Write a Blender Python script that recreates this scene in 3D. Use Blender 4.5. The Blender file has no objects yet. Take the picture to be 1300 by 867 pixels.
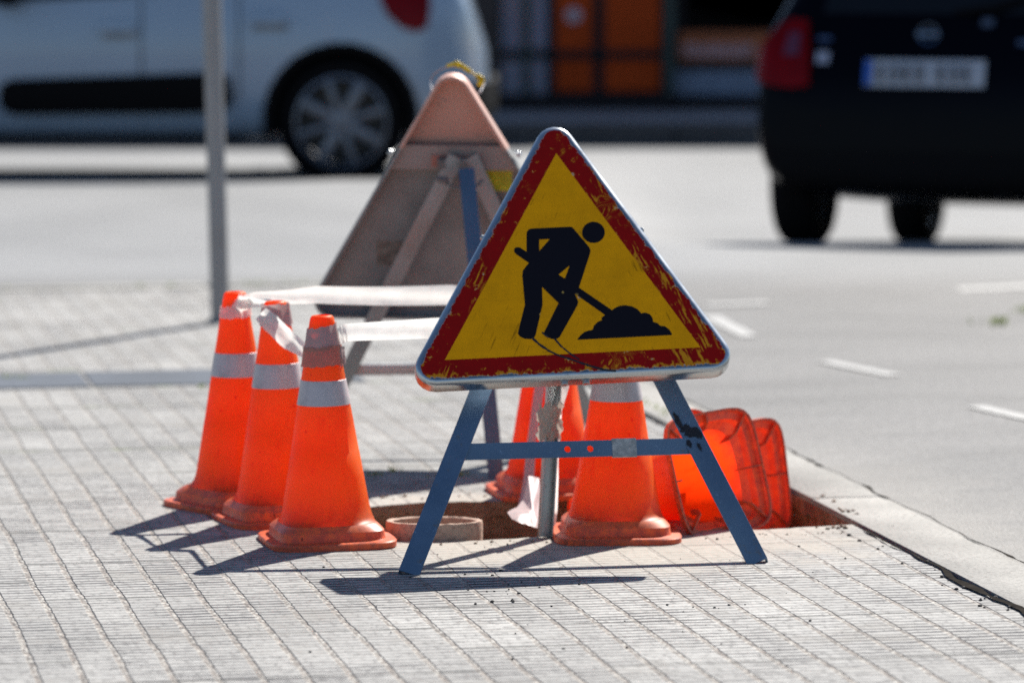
import bpy, bmesh, math, random
from mathutils import Vector, Matrix, Quaternion
from mathutils.bvhtree import BVHTree

SC = bpy.context.scene
COL = SC.collection
R = math.radians
random.seed(7)

# ------------------------------------------------------------------ camera
FPX, HCAM, PITCH = 5500.0, 1.45, math.atan(554.5 / 5500.0)
CAM = Vector((0, 0, HCAM))
FW = Vector((0, math.cos(PITCH), -math.sin(PITCH)))
UP = Vector((0, math.sin(PITCH), math.cos(PITCH)))
RT = Vector((1, 0, 0))


def ray(px, py):
    return FW * FPX + RT * (px - 650) - UP * (py - 433.5)


def G(px, py, h=0.0):          # the spot on the level h seen at a photo pixel
    d = ray(px, py)
    return CAM + d * ((h - HCAM) / d.z)


def AtY(px, py, y):            # the spot at depth y seen at a photo pixel
    d = ray(px, py)
    return CAM + d * (y / d.y)


cam_d = bpy.data.cameras.new('camera')
cam = bpy.data.objects.new('camera', cam_d)
COL.objects.link(cam)
cam.location = CAM
cam.rotation_euler = (math.pi / 2 - PITCH, 0, 0)
cam_d.sensor_width = 36
cam_d.lens = FPX / 1300 * 36
cam_d.clip_start = 0.1
cam_d.clip_end = 2000
cam_d.dof.use_dof = True
cam_d.dof.focus_distance = 9.25
cam_d.dof.aperture_fstop = 2.7
SC.camera = cam

# ------------------------------------------------------------------ light
SUN = Vector((0.455, 0.89, 0)).normalized() * math.cos(R(44.5))
SUN.z = math.sin(R(44.5))
w = bpy.data.worlds.new('World')
SC.world = w
w.use_nodes = True
nt = w.node_tree
bg = nt.nodes['Background']
sky = nt.nodes.new('ShaderNodeTexSky')
sky.sky_type = 'NISHITA'
sky.sun_disc = False
sky.sun_elevation = R(44.5)
sky.sun_rotation = math.atan2(SUN.x, SUN.y)
sky.altitude = 50
sky.air_density = 1.0
sky.dust_density = 0.6
sky.ozone_density = 3.0
nt.links.new(sky.outputs[0], bg.inputs[0])
bg.inputs[1].default_value = 0.06
sl = bpy.data.lights.new('sun', 'SUN')
sl.energy = 5.0
sl.angle = R(0.53)
sl.color = (1.0, 0.95, 0.87)
so = bpy.data.objects.new('sun', sl)
COL.objects.link(so)
so.rotation_euler = (-SUN).to_track_quat('-Z', 'Y').to_euler()
SC.view_settings.view_transform = 'Standard'
SC.view_settings.look = 'None'
SC.view_settings.gamma = 1
SC.view_settings.use_curve_mapping = False
SC.view_settings.exposure = 0.97
SC.render.engine = 'CYCLES'
SC.cycles.use_denoising = False
SC.cycles.max_bounces = 8
SC.cycles.sample_clamp_indirect = 4


# ------------------------------------------------------------------ material helper
class NM:
    def __init__(s, name):
        s.m = bpy.data.materials.new(name)
        s.m.use_nodes = True
        s.t = s.m.node_tree
        s.b = s.t.nodes['Principled BSDF']
        s.out = s.t.nodes['Material Output']

    def n(s, typ, **kw):
        nd = s.t.nodes.new(typ)
        for k, v in kw.items():
            setattr(nd, k, v)
        return nd

    def put(s, inp, v):
        if isinstance(v, bpy.types.NodeSocket):
            s.t.links.new(v, inp)
        elif isinstance(v, tuple) and len(v) == 3 and inp.type == 'RGBA':
            inp.default_value = (*v, 1)
        else:
            inp.default_value = v

    def math(s, op, a, b=0.0, c=None, clamp=False):
        nd = s.n('ShaderNodeMath', operation=op, use_clamp=clamp)
        s.put(nd.inputs[0], a)
        s.put(nd.inputs[1], b)
        if c is not None:
            s.put(nd.inputs[2], c)
        return nd.outputs[0]

    def vmath(s, op, a, b):
        nd = s.n('ShaderNodeVectorMath', operation=op)
        s.put(nd.inputs[0], a)
        s.put(nd.inputs[1], b)
        return nd.outputs['Value'] if op in ('DOT_PRODUCT', 'LENGTH', 'DISTANCE') else nd.outputs[0]

    def obj(s):
        return s.n('ShaderNodeTexCoord').outputs['Object']

    def pos(s):
        return s.n('ShaderNodeNewGeometry').outputs['Position']

    def sep(s, v):
        nd = s.n('ShaderNodeSeparateXYZ')
        s.put(nd.inputs[0], v)
        return nd.outputs

    def comb(s, x, y, z):
        nd = s.n('ShaderNodeCombineXYZ')
        for i, q in enumerate((x, y, z)):
            s.put(nd.inputs[i], q)
        return nd.outputs[0]

    def noise(s, v, scale, detail=3.0, rough=0.55, col=False):
        nd = s.n('ShaderNodeTexNoise')
        s.put(nd.inputs['Vector'], v)
        nd.inputs['Scale'].default_value = scale
        nd.inputs['Detail'].default_value = detail
        nd.inputs['Roughness'].default_value = rough
        return nd.outputs[1 if col else 0]

    def voro(s, v, scale, feat='F1', out='Distance'):
        nd = s.n('ShaderNodeTexVoronoi', feature=feat)
        s.put(nd.inputs['Vector'], v)
        nd.inputs['Scale'].default_value = scale
        return nd.outputs[out]

    def step(s, v, lo, hi, a=0.0, b=1.0):
        nd = s.n('ShaderNodeMapRange', interpolation_type='SMOOTHSTEP')
        s.put(nd.inputs[0], v)
        for i, q in enumerate((lo, hi, a, b)):
            s.put(nd.inputs[1 + i], q)
        return nd.outputs[0]

    def mix(s, f, a, b, mode='MIX'):
        nd = s.n('ShaderNodeMix', data_type='RGBA', blend_type=mode)
        s.put(nd.inputs[0], f)
        s.put(nd.inputs[6], a)
        s.put(nd.inputs[7], b)
        return nd.outputs[2]

    def bump(s, h, strength=0.5, dist=0.01):
        nd = s.n('ShaderNodeBump')
        nd.inputs['Strength'].default_value = strength
        nd.inputs['Distance'].default_value = dist
        s.put(nd.inputs['Height'], h)
        s.put(s.b.inputs['Normal'], nd.outputs[0])

    def set(s, **kw):
        for k, v in kw.items():
            s.put(s.b.inputs[k], v)
        return s


def simple(name, col, rough=0.5, metal=0.0, var=0.25, scale=9.0, spec=0.5, coat=0.0, bump=0.0):
    m = NM(name)
    p = m.obj()
    n1 = m.noise(p, scale, 5, 0.6)
    c = m.mix(m.step(n1, 0.3, 0.75), tuple(x * (1 - var) for x in col), tuple(min(1, x * (1 + var * 0.6)) for x in col))
    m.set(**{'Base Color': c, 'Roughness': rough, 'Metallic': metal, 'Specular IOR Level': spec, 'Coat Weight': coat})
    if bump:
        m.bump(m.noise(p, scale * 6, 4), bump, 0.003)
    return m.m


# ------------------------------------------------------------------ geometry helpers
def tag(o, label=None, cat=None, group=None, kind=None):
    for k, v in (('label', label), ('category', cat), ('group', group), ('kind', kind)):
        if v:
            o[k] = v
    return o


def empty(name, loc=(0, 0, 0), label=None, cat=None, group=None):
    o = bpy.data.objects.new(name, None)
    o.empty_display_size = 0.1
    COL.objects.link(o)
    o.location = loc
    return tag(o, label, cat, group)


def link(name, bm, mat, parent=None, smooth=None, kind=None):
    me = bpy.data.meshes.new(name)
    bm.normal_update()
    bm.to_mesh(me)
    bm.free()
    o = bpy.data.objects.new(name, me)
    COL.objects.link(o)
    if mat:
        me.materials.append(mat)
    if smooth is not None:
        me.polygons.foreach_set('use_smooth', [True] * len(me.polygons))
        me.set_sharp_from_angle(angle=R(smooth))
    if parent:
        o.parent = parent
    if kind:
        o['kind'] = kind
    return o


def add_box(bm, sx, sy, sz, mtx=Matrix(), bev=0.0):
    b2 = bmesh.new()
    bmesh.ops.create_cube(b2, size=1)
    bmesh.ops.scale(b2, vec=(sx, sy, sz), verts=b2.verts)
    if bev:
        bmesh.ops.bevel(b2, geom=b2.edges[:], offset=bev, segments=2, affect='EDGES', profile=0.5)
    b2.transform(mtx)
    join(bm, b2)


def join(bm, b2):
    vs = [bm.verts.new(v.co) for v in b2.verts]
    b2.verts.index_update()
    for f in b2.faces:
        try:
            bm.faces.new([vs[v.index] for v in f.verts])
        except ValueError:
            pass
    b2.free()


def T(x, y, z):
    return Matrix.Translation((x, y, z))


def frame_m(o, x, y, z):       # matrix with given axes and origin
    m = Matrix.Identity(4)
    for i, a in enumerate((x, y, z)):
        for j in range(3):
            m[j][i] = a[j]
    for j in range(3):
        m[j][3] = o[j]
    return m


def add_loft(bm, rings, closed=True, cap0=False, cap1=False):
    vs = [[bm.verts.new(p) for p in r] for r in rings]
    n = len(rings[0])
    for a, b in zip(vs, vs[1:]):
        for i in range(n if closed else n - 1):
            j = (i + 1) % n
            bm.faces.new((a[i], a[j], b[j], b[i]))
    if cap0:
        bm.faces.new(list(reversed(vs[0])))
    if cap1:
        bm.faces.new(vs[-1])
    return vs


def lathe(bm, prof, n=32, mtx=Matrix(), cap0=False, cap1=False):
    rings = [[mtx @ Vector((r * math.cos(2 * math.pi * i / n), r * math.sin(2 * math.pi * i / n), z)) for i in range(n)] for r, z in prof]
    add_loft(bm, rings, True, cap0, cap1)


def tube(bm, pts, r, n=8, caps=True):
    pts = [Vector(p) for p in pts]
    rings = []
    prev = None
    for i, p in enumerate(pts):
        d = (pts[min(i + 1, len(pts) - 1)] - pts[max(i - 1, 0)]).normalized()
        a = Vector((0, 0, 1)) if abs(d.z) < 0.9 else Vector((1, 0, 0))
        if prev is not None:
            a = prev
        x = (a - d * a.dot(d)).normalized()
        y = d.cross(x)
        prev = x
        rings.append([p + (x * math.cos(2 * math.pi * k / n) + y * math.sin(2 * math.pi * k / n)) * r for k in range(n)])
    add_loft(bm, rings, True, caps, caps)


def curve_fill(splines, extrude=0.0, mtx=None):      # flat outlines with holes -> bmesh
    cd = bpy.data.curves.new('outline', 'CURVE')
    cd.dimensions = '2D'
    cd.fill_mode = 'BOTH'
    cd.extrude = extrude
    for pts in splines:
        sp = cd.splines.new('POLY')
        sp.points.add(len(pts) - 1)
        for q, p in zip(sp.points, pts):
            q.co = (p[0], p[1], 0, 1)
        sp.use_cyclic_u = True
    o = bpy.data.objects.new('outline', cd)
    COL.objects.link(o)
    dg = bpy.context.evaluated_depsgraph_get()
    me = bpy.data.meshes.new_from_object(o.evaluated_get(dg))
    bm = bmesh.new()
    bm.from_mesh(me)
    bmesh.ops.remove_doubles(bm, verts=bm.verts, dist=1e-6)
    bpy.data.objects.remove(o)
    bpy.data.curves.remove(cd)
    bpy.data.meshes.remove(me)
    if mtx is not None:
        bm.transform(mtx)
    return bm


def superell(a, n, k, z, cnt=48):
    cnt = max(cnt, 64)
    pts = []
    for i in range(cnt):
        t = 2 * math.pi * (i + 0.5) / cnt
        c, s_ = math.cos(t), math.sin(t)
        r = (abs(c) ** n + abs(s_) ** n) ** (-1.0 / n)
        pts.append(Vector((a * r * c, a * r * s_, z)))
    return pts


# paving lattice: u runs along the tile rows to the right, v away from the camera
LA = R(11.0)
UX = Vector((math.cos(LA), math.sin(LA), 0))
VX = Vector((-math.sin(LA), math.cos(LA), 0))


def UV(p):
    return Vector((p.dot(UX), p.dot(VX)))


def W(u, v, z=0.0):
    q = UX * u + VX * v
    return Vector((q.x, q.y, z))


VFAR = UV(G(200, 366))[1]
HOLE = [(1.60, 9.70), (1.72, 9.665), (1.86, 9.68), (1.99, 9.72), (2.02, 9.80), (2.05, 9.93), (2.16, 9.97), (2.28, 9.96), (2.34, 9.86), (2.37, 9.75),
        (2.45, 9.715), (2.6, 9.735), (2.712, 9.76), (2.712, 9.95), (2.712, 10.15), (2.71, 10.33), (2.55, 10.36), (2.3, 10.345), (2.1, 10.33),
        (1.95, 10.31), (1.80, 10.33), (1.66, 10.28), (1.575, 10.2), (1.56, 10.0), (1.575, 9.82)]

# ------------------------------------------------------------------ ground materials
def lattice_uv(m):
    p = m.pos()
    u = m.vmath('DOT_PRODUCT', p, tuple(UX))
    v = m.vmath('DOT_PRODUCT', p, tuple(VX))
    return p, u, v


def mat_pavement():
    m = NM('ribbed_paving')
    p, u0, v0 = lattice_uv(m)
    warp = m.math('SUBTRACT', m.noise(p, 1.7, 2), 0.5)
    warp2 = m.math('SUBTRACT', m.noise(p, 26.0, 2), 0.5)
    u = m.math('ADD', u0, m.math('ADD', m.math('MULTIPLY', warp, 0.018), m.math('MULTIPLY', warp2, 0.0075)))
    pu, pv = 0.083, 0.50
    uu = m.math('DIVIDE', u, pu)
    row = m.math('FLOOR', uu)
    du = m.math('MULTIPLY', m.math('ABSOLUTE', m.math('SUBTRACT', m.math('FRACT', uu), 0.5)), pu)   # 0 mid tile .. pu/2 at joint
    joint = m.step(du, pu / 2 - 0.0085, pu / 2 - 0.0045)
    # cross joints, staggered every third row
    wn = m.n('ShaderNodeTexWhiteNoise', noise_dimensions='1D')
    m.put(wn.inputs['W'], m.math('FLOOR', m.math('DIVIDE', row, 3.0)))
    vv = m.math('ADD', m.math('DIVIDE', m.math('ADD', v0, m.math('MULTIPLY', warp2, 0.012)), pv), m.math('MULTIPLY', m.math('ROUND', m.math('MULTIPLY', wn.outputs[0], 3.0)), 0.5))
    tile = m.math('FLOOR', vv)
    dv = m.math('MULTIPLY', m.math('ABSOLUTE', m.math('SUBTRACT', m.math('FRACT', vv), 0.5)), pv)
    fark = m.math('MULTIPLY', m.step(v0, 10.2, 11.6), 0.009)
    cross = m.step(m.math('ADD', dv, fark), pv / 2 - 0.0065, pv / 2 - 0.003)
    crossbrk = m.step(m.noise(p, 3.3, 2), 0.42, 0.56)
    cross = m.math('MULTIPLY', cross, m.math('ADD', 0.45, m.math('MULTIPLY', crossbrk, 0.55)))
    # per tile tone
    wt = m.n('ShaderNodeTexWhiteNoise', noise_dimensions='2D')
    m.put(wt.inputs['Vector'], m.comb(row, tile, 0.0))
    tone = wt.outputs[0]
    # ribs
    gv = m.math('ADD', m.math('DIVIDE', v0, 0.034), m.math('ADD', m.math('MULTIPLY', warp2, 0.35), m.math('MULTIPLY', tone, 0.35)))
    rib = m.math('ABSOLUTE', m.math('SUBTRACT', m.math('FRACT', gv), 0.5))
    groove = m.step(rib, 0.17, 0.34)
    wr = m.n('ShaderNodeTexWhiteNoise', noise_dimensions='2D')
    m.put(wr.inputs['Vector'], m.comb(m.math('FLOOR', gv), row, 3.0))
    stretch = m.comb(m.math('MULTIPLY', u0, 7.0), m.math('MULTIPLY', v0, 70.0), 0.0)
    brk = m.noise(stretch, 1.0, 3, 0.6)
    gs = m.math('MULTIPLY', groove, m.math('MULTIPLY', m.step(brk, 0.26, 0.56), m.math('ADD', 0.5, m.math('MULTIPLY', wr.outputs[0], 0.9))), clamp=True)
    # worn / cemented zone round the pit, and generally worn patches
    hc = W(2.1, 9.85)
    d = m.vmath('DISTANCE', p, (hc.x, hc.y, 0))
    dd = m.math('ADD', d, m.math('MULTIPLY', m.math('SUBTRACT', m.noise(p, 4.5, 4), 0.5), 0.7))
    cem = m.step(dd, 0.50, 0.85, 1.0, 0.0)
    worn = m.step(m.noise(p, 2.3, 3), 0.36, 0.66, 0.45, 1.0)
    gs = m.math('MULTIPLY', m.math('MULTIPLY', gs, worn), m.math('SUBTRACT', 1.0, m.math('MULTIPLY', cem, 0.72)))
    joint_k = m.math('MULTIPLY', joint, m.math('SUBTRACT', 1.0, m.math('MULTIPLY', cem, 0.6)))
    # colour
    big = m.noise(p, 0.9, 4)
    fine = m.noise(p, 160.0, 3, 0.7)
    grit = m.noise(m.comb(u0, m.math('MULTIPLY', v0, 0.45), 0.0), 62.0, 3, 0.75)
    mid = m.noise(p, 22.0, 4, 0.6)
    base = m.mix(m.step(big, 0.35, 0.7), (0.32, 0.317, 0.306), (0.42, 0.416, 0.402))
    base = m.mix(m.math('MULTIPLY', tone, 0.45), base, (0.215, 0.215, 0.213))
    base = m.mix(m.step(mid, 0.35, 0.72, 0.0, 0.45), base, (0.22, 0.216, 0.21))
    base = m.mix(m.step(fine, 0.56, 0.8, 0.0, 0.5), base, (0.12, 0.117, 0.115))
    base = m.mix(m.step(grit, 0.49, 0.67, 0.0, 0.72), base, (0.12, 0.118, 0.116))
    base = m.mix(m.step(grit, 0.42, 0.28, 0.0, 0.35), base, (0.5, 0.495, 0.48))
    base = m.mix(m.math('MULTIPLY', cem, 0.55), base, (0.35, 0.31, 0.255))
    base = m.mix(m.math('MULTIPLY', gs, 0.98), base, (0.035, 0.035, 0.042))
    peb = m.voro(m.comb(u0, m.math('MULTIPLY', v0, 0.5), 0.0), 110.0, 'F1')
    jc = m.mix(m.step(peb, 0.25, 0.6), (0.39, 0.378, 0.35), (0.22, 0.195, 0.175))
    jd = m.step(m.noise(p, 34.0, 3, 0.65), 0.47, 0.58)
    jc = m.mix(m.math('MULTIPLY', jd, 0.6), jc, (0.06, 0.052, 0.05))
    base = m.mix(m.math('MULTIPLY', joint_k, m.math('SUBTRACT', 0.9, m.math('MULTIPLY', fark, 35.0))), base, jc)
    base = m.mix(m.math('MULTIPLY', cross, 0.92), base, (0.085, 0.085, 0.08))
    # moss in the far joints, dark gum and soot specks
    moss = m.math('MULTIPLY', m.math('MULTIPLY', cross, m.step(m.noise(p, 5.0, 3), 0.55, 0.68)), m.step(v0, 10.4, 11.2))
    base = m.mix(moss, base, (0.10, 0.13, 0.035))
    spk = m.math('MULTIPLY', m.step(m.voro(p, 30.0), 0.05, 0.11, 1.0, 0.0), m.step(m.noise(p, 2.6, 2), 0.5, 0.62))
    base = m.mix(m.math('MULTIPLY', spk, 0.85), base, (0.03, 0.03, 0.035))
    stain = m.math('MULTIPLY', m.step(m.noise(p, 3.1, 5, 0.65), 0.53, 0.70), 0.5)
    base = m.mix(stain, base, (0.2, 0.19, 0.175))
    m.set(**{'Base Color': base, 'Roughness': 0.8, 'Specular IOR Level': 0.25})
    h = m.math('SUBTRACT', m.math('MULTIPLY', fine, 0.12), m.math('ADD', m.math('MULTIPLY', gs, 0.55), m.math('ADD', m.math('MULTIPLY', joint_k, m.math('ADD', 0.35, m.math('MULTIPLY', peb, 0.8))), cross)))
    h = m.math('ADD', h, m.math('MULTIPLY', mid, 0.3))
    m.bump(h, 0.8, 0.006)
    return m.m


def mat_asphalt():
    m = NM('asphalt')
    p, u, v = lattice_uv(m)
    big = m.noise(p, 0.7, 4)
    st = m.noise(m.comb(m.math('MULTIPLY', u, 1.2), m.math('MULTIPLY', v, 6.0), 0.0), 1.6, 4)
    fine = m.noise(p, 130.0, 3, 0.75)
    ag = m.voro(p, 120.0)
    c = m.mix(m.step(big, 0.3, 0.7), (0.115, 0.115, 0.115), (0.155, 0.153, 0.153))
    c = m.mix(m.step(st, 0.35, 0.7, 0.0, 0.5), c, (0.10, 0.10, 0.102))
    c = m.mix(m.step(fine, 0.5, 0.75, 0.0, 0.65), c, (0.045, 0.045, 0.047))
    c = m.mix(m.step(ag, 0.05, 0.22, 0.45, 0.0), c, (0.26, 0.26, 0.255))
    g1 = m.noise(m.comb(u, m.math('MULTIPLY', v, 0.35), 0.0), 55.0, 3, 0.75)
    c = m.mix(m.step(g1, 0.48, 0.70, 0.0, 0.7), c, (0.05, 0.05, 0.052))
    c = m.mix(m.step(g1, 0.42, 0.27, 0.0, 0.5), c, (0.29, 0.285, 0.28))
    pt = m.noise(m.comb(m.math('MULTIPLY', u, 0.8), m.math('MULTIPLY', v, 2.5), 0.0), 1.0, 5, 0.65)
    c = m.mix(m.step(pt, 0.48, 0.64, 0.0, 0.6), c, (0.08, 0.08, 0.081))
    # dusty shoulder next to the kerb strip
    sh = m.math('MULTIPLY', m.step(m.math('ADD', u, m.math('MULTIPLY', m.noise(p, 5.0, 3), 0.5)), 3.0, 3.7, 1.0, 0.0), m.step(v, 12.5, 10.0, 0.0, 1.0))
    c = m.mix(m.math('MULTIPLY', sh, 0.5), c, (0.27, 0.256, 0.232))
    far_glare = m.step(m.sep(p)[1], 16.2, 17.2)  # same asphalt further off, glare put into a paler bluish colour
    c = m.mix(m.math('MULTIPLY', far_glare, 0.72), c, m.mix(m.step(m.noise(p, 0.8, 3), 0.35, 0.65), (0.18, 0.188, 0.197), (0.225, 0.233, 0.242)))
    m.set(**{'Base Color': c, 'Roughness': 0.7, 'Specular IOR Level': 0.3})
    m.bump(m.math('ADD', fine, m.math('MULTIPLY', ag, 0.6)), 0.55, 0.004)
    return m.m


def mat_concrete(name, col, sc=1.0, rough=0.8):
    m = NM(name)
    p = m.pos()
    a = m.noise(p, 3.0 * sc, 5)
    b = m.noise(p, 90.0 * sc, 3, 0.7)
    c = m.mix(m.step(a, 0.3, 0.7), tuple(x * 0.8 for x in col), tuple(x * 1.12 for x in col))
    b2 = m.noise(p, 24.0 * sc, 5, 0.65)
    c = m.mix(m.step(b2, 0.48, 0.72, 0.0, 0.45), c, tuple(x * 0.62 for x in col))
    c = m.mix(m.step(b, 0.46, 0.68, 0.0, 0.6), c, tuple(x * 0.40 for x in col))
    m.set(**{'Base Color': c, 'Roughness': rough, 'Specular IOR Level': 0.25})
    m.bump(m.math('ADD', b, m.math('MULTIPLY', a, 0.5)), 0.5, 0.004)
    return m.m


def mat_earth():
    m = NM('pit_earth')
    p = m.pos()
    a = m.noise(p, 9.0, 6, 0.65)
    b = m.noise(p, 55.0, 4, 0.7)
    c = m.mix(m.step(a, 0.35, 0.65), (0.25, 0.155, 0.10), (0.42, 0.31, 0.225))
    c = m.mix(m.step(b, 0.5, 0.72, 0.0, 0.7), c, (0.14, 0.09, 0.06))
    m.set(**{'Base Color': c, 'Roughness': 0.95, 'Specular IOR Level': 0.15})
    m.bump(m.math('ADD', m.math('MULTIPLY', a, 1.0), m.math('MULTIPLY', b, 0.6)), 1.0, 0.03)
    return m.m


PAVE, ASPH = mat_pavement(), mat_asphalt()
KERB = mat_concrete('kerb_concrete', (0.285, 0.277, 0.26))
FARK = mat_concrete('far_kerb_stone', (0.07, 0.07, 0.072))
EARTH = mat_earth()

# ------------------------------------------------------------------ ground
def sstep(a, b, x):
    t = max(0.0, min(1.0, (x - a) / (b - a)))
    return t * t * (3 - 2 * t)


def lerp_pts(pts, x):
    if x <= pts[0][0]:
        return pts[0][1]
    for (a, p), (b, q) in zip(pts, pts[1:]):
        if x <= b:
            return p + (q - p) * (x - a) / (b - a)
    return pts[-1][1]


PL = [(0, -0.004), (16.6, -0.004), (18.6, 0.06), (20.45, 0.150), (20.6, 0.150), (20.85, 0.07), (23.3, 0.07), (26.0, -0.024), (60, -0.024)]
PR = [(0, -0.004), (16.2, -0.004), (17.4, 0.052), (17.85, 0.06), (18.0, 0.045), (19.1, -0.04), (21.6, -0.225), (23.5, -0.20), (26.0, -0.024), (60, -0.024)]


def hroad(x, y):
    k = sstep(-0.35, 0.85, x)
    return lerp_pts(PL, y) * (1 - k) + lerp_pts(PR, y) * k


bm = bmesh.new()
us_r = [-60, -30, -18, -12] + [-10 + 0.3 * i for i in range(43)] + [2.85] + [3.1 + 0.25 * i for i in range(36)] + [14, 20, 30, 60]
vs_r = [-6.0, 0.0, 3.0] + [5 + 0.4 * i for i in range(26)] + [15.5, 15.8, 16.05, VFAR + 0.03] + [VFAR + 0.15 + 0.12 * i for i in range(96)] + [29, 34, 45]
grid = {}
for i, u_ in enumerate(us_r):
    for j, v_ in enumerate(vs_r):
        q = W(u_, v_)
        grid[i, j] = bm.verts.new((q.x, q.y, hroad(q.x, q.y)))
for i in range(len(us_r) - 1):
    for j in range(len(vs_r) - 1):
        if us_r[i + 1] <= 2.851 and vs_r[j + 1] <= VFAR + 0.04:
            continue
        bm.faces.new((grid[i, j], grid[i + 1, j], grid[i + 1, j + 1], grid[i, j + 1]))
link('road', bm, ASPH, smooth=60, kind='structure')

bm = bmesh.new()
bmesh.ops.create_grid(bm, x_segments=2, y_segments=2, size=700)
bm.transform(T(0, 0, -0.45))
link('ground', bm, mat_concrete('dry_ground', (0.2, 0.19, 0.17), 0.3), kind='structure')

# pavement sheet with the opened pit
bm = bmesh.new()
outer = [W(-14, 3), W(2.712, 3), W(2.712, 6), W(2.712, 9.0), W(2.712, 12), W(2.712, VFAR), W(-3, VFAR), W(-14, VFAR)]


def ring_edges(bm, pts):
    vs = [bm.verts.new(p) for p in pts]
    return vs, [bm.edges.new((vs[i], vs[(i + 1) % len(vs)])) for i in range(len(vs))]


# refine the pit rim into a ragged line
rim = []
rr = random.Random(3)
for k in range(len(HOLE)):
    a, b = HOLE[k], HOLE[(k + 1) % len(HOLE)]
    n = max(2, int(math.hypot(b[0] - a[0], b[1] - a[1]) / 0.025))
    for q in range(n):
        t = q / n
        uu_, vv_ = a[0] + (b[0] - a[0]) * t, a[1] + (b[1] - a[1]) * t
        if uu_ < 2.70:
            uu_ += rr.uniform(-0.005, 0.005)
            vv_ += rr.uniform(-0.005, 0.005)
        rim.append((min(uu_, 2.7115), vv_))
bm.free()
inner = [q for q in rim if q[0] < 2.7005]
k0_ = max(range(len(inner)), key=lambda i: (inner[i][0] - inner[i][1] * 3))        # near right end
rot = inner[k0_::-1] + inner[:k0_:-1]
outline = [W(-14, 3), W(2.712, 3), W(2.712, 6), W(2.712, 9.757)] + [W(*q) for q in rot] + [W(2.712, 10.333), W(2.712, 12), W(2.712, VFAR), W(-3, VFAR), W(-14, VFAR)]
bm = curve_fill([[(q.x, q.y) for q in outline]])
for f in bm.faces:
    f.normal_update()
    if f.normal.z < 0:
        f.normal_flip()
link('pavement', bm, PAVE, kind='structure')

# pit: broken paving edge, earth walls, uneven floor
bm = bmesh.new()
cu = sum(q[0] for q in rim) / len(rim)
cv = sum(q[1] for q in rim) / len(rim)
lv = []
for z, s_, jit in ((-0.001, 1.0, 0), (-0.035, 1.0, 0.002), (-0.04, 1.012, 0.006), (-0.09, 1.02, 0.012), (-0.16, 1.0, 0.015), (-0.24, 0.96, 0.02)):
    lv.append([W(cu + (q[0] - cu) * s_ + rr.uniform(-jit, jit), cv + (q[1] - cv) * s_ + rr.uniform(-jit, jit), z + (rr.uniform(-0.006, 0.006) if jit else 0)) for q in rim])
vs = add_loft(bm, lv)
fl = bmesh.ops.triangle_fill(bm, edges=[bm.edges.get((vs[-1][i], vs[-1][(i + 1) % len(rim)])) for i in range(len(rim))], use_beauty=True)
link('excavation', bm, EARTH, smooth=50, kind='structure')
# soil heap on the pit bottom, higher to the right where the cones lie
bm = bmesh.new()
us = [1.6 + 0.04 * i for i in range(28)]
vs_ = [9.72 + 0.04 * i for i in range(16)]
gv = {}
for i, u_ in enumerate(us):
    for j, v_ in enumerate(vs_):
        z = -0.17 + 0.09 * sstep(2.1, 2.5, u_) + 0.02 * math.sin(u_ * 9) * math.cos(v_ * 13) + rr.uniform(-0.01, 0.01)
        gv[i, j] = bm.verts.new(W(u_ + rr.uniform(-.01, .01), v_ + rr.uniform(-.01, .01), z))
for i in range(len(us) - 1):
    for j in range(len(vs_) - 1):
        bm.faces.new((gv[i, j], gv[i + 1, j], gv[i + 1, j + 1], gv[i, j + 1]))
link('pit_soil', bm, EARTH, smooth=50, kind='structure')

# kerb strip between paving and asphalt, butted lengths
bm = bmesh.new()
v = 3.0
while v < VFAR - 0.1:
    ln = min(2.4, VFAR - v)
    tilt = rr.uniform(-0.001, 0.001)
    a = W(2.822 + rr.uniform(-0.003, 0.003), v + ln / 2, -0.098 + tilt)
    add_box(bm, 0.178, ln - 0.008, 0.2, frame_m(a, UX, VX, Vector((0, 0, 1))), 0.002)
    v += ln
link('kerb', bm, KERB, smooth=40, kind='structure')
# dark open joint filled with dirt both sides of the kerb strip
bm = bmesh.new()
for uo in (2.712, 2.912):
    N_ = 260
    L_ = []
    for i in range(N_ + 1):
        v_ = 4 + (VFAR - 4) * i / N_
        if uo < 2.8 and 9.66 < v_ < 10.40:
            L_.append(None)
            continue
        wd = 0.0012 + 0.009 * rr.random() ** 3 + (0.014 * sstep(9.4, 8.8, v_) * rr.uniform(0.25, 1.0) if uo < 2.8 else 0.001)
        uw = uo + (0.007 * math.sin(v_ * 9.1) + 0.005 * math.sin(v_ * 23.7 + 1) + rr.uniform(-0.002, 0.002)) * (sstep(9.75, 9.2, v_) if uo < 2.8 else 0.6)
        L_.append((W(uw - wd * (1.0 if uo < 2.8 else 0.4), v_, 0.0045), W(uw + wd * (0.4 if uo < 2.8 else 1.0), v_, 0.0045)))
    for a, b in zip(L_, L_[1:]):
        if a is None or b is None:
            continue
        bm.faces.new([bm.verts.new(q) for q in (a[0], a[1], b[1], b[0])])
JD = NM('joint_dirt')
JD.set(**{'Base Color': JD.mix(JD.noise(JD.pos(), 60.0, 3), (0.006, 0.006, 0.006), (0.05, 0.045, 0.04)), 'Roughness': 1.0, 'Specular IOR Level': 0.0})
link('kerb_joint', bm, JD.m, kind='structure')

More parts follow.
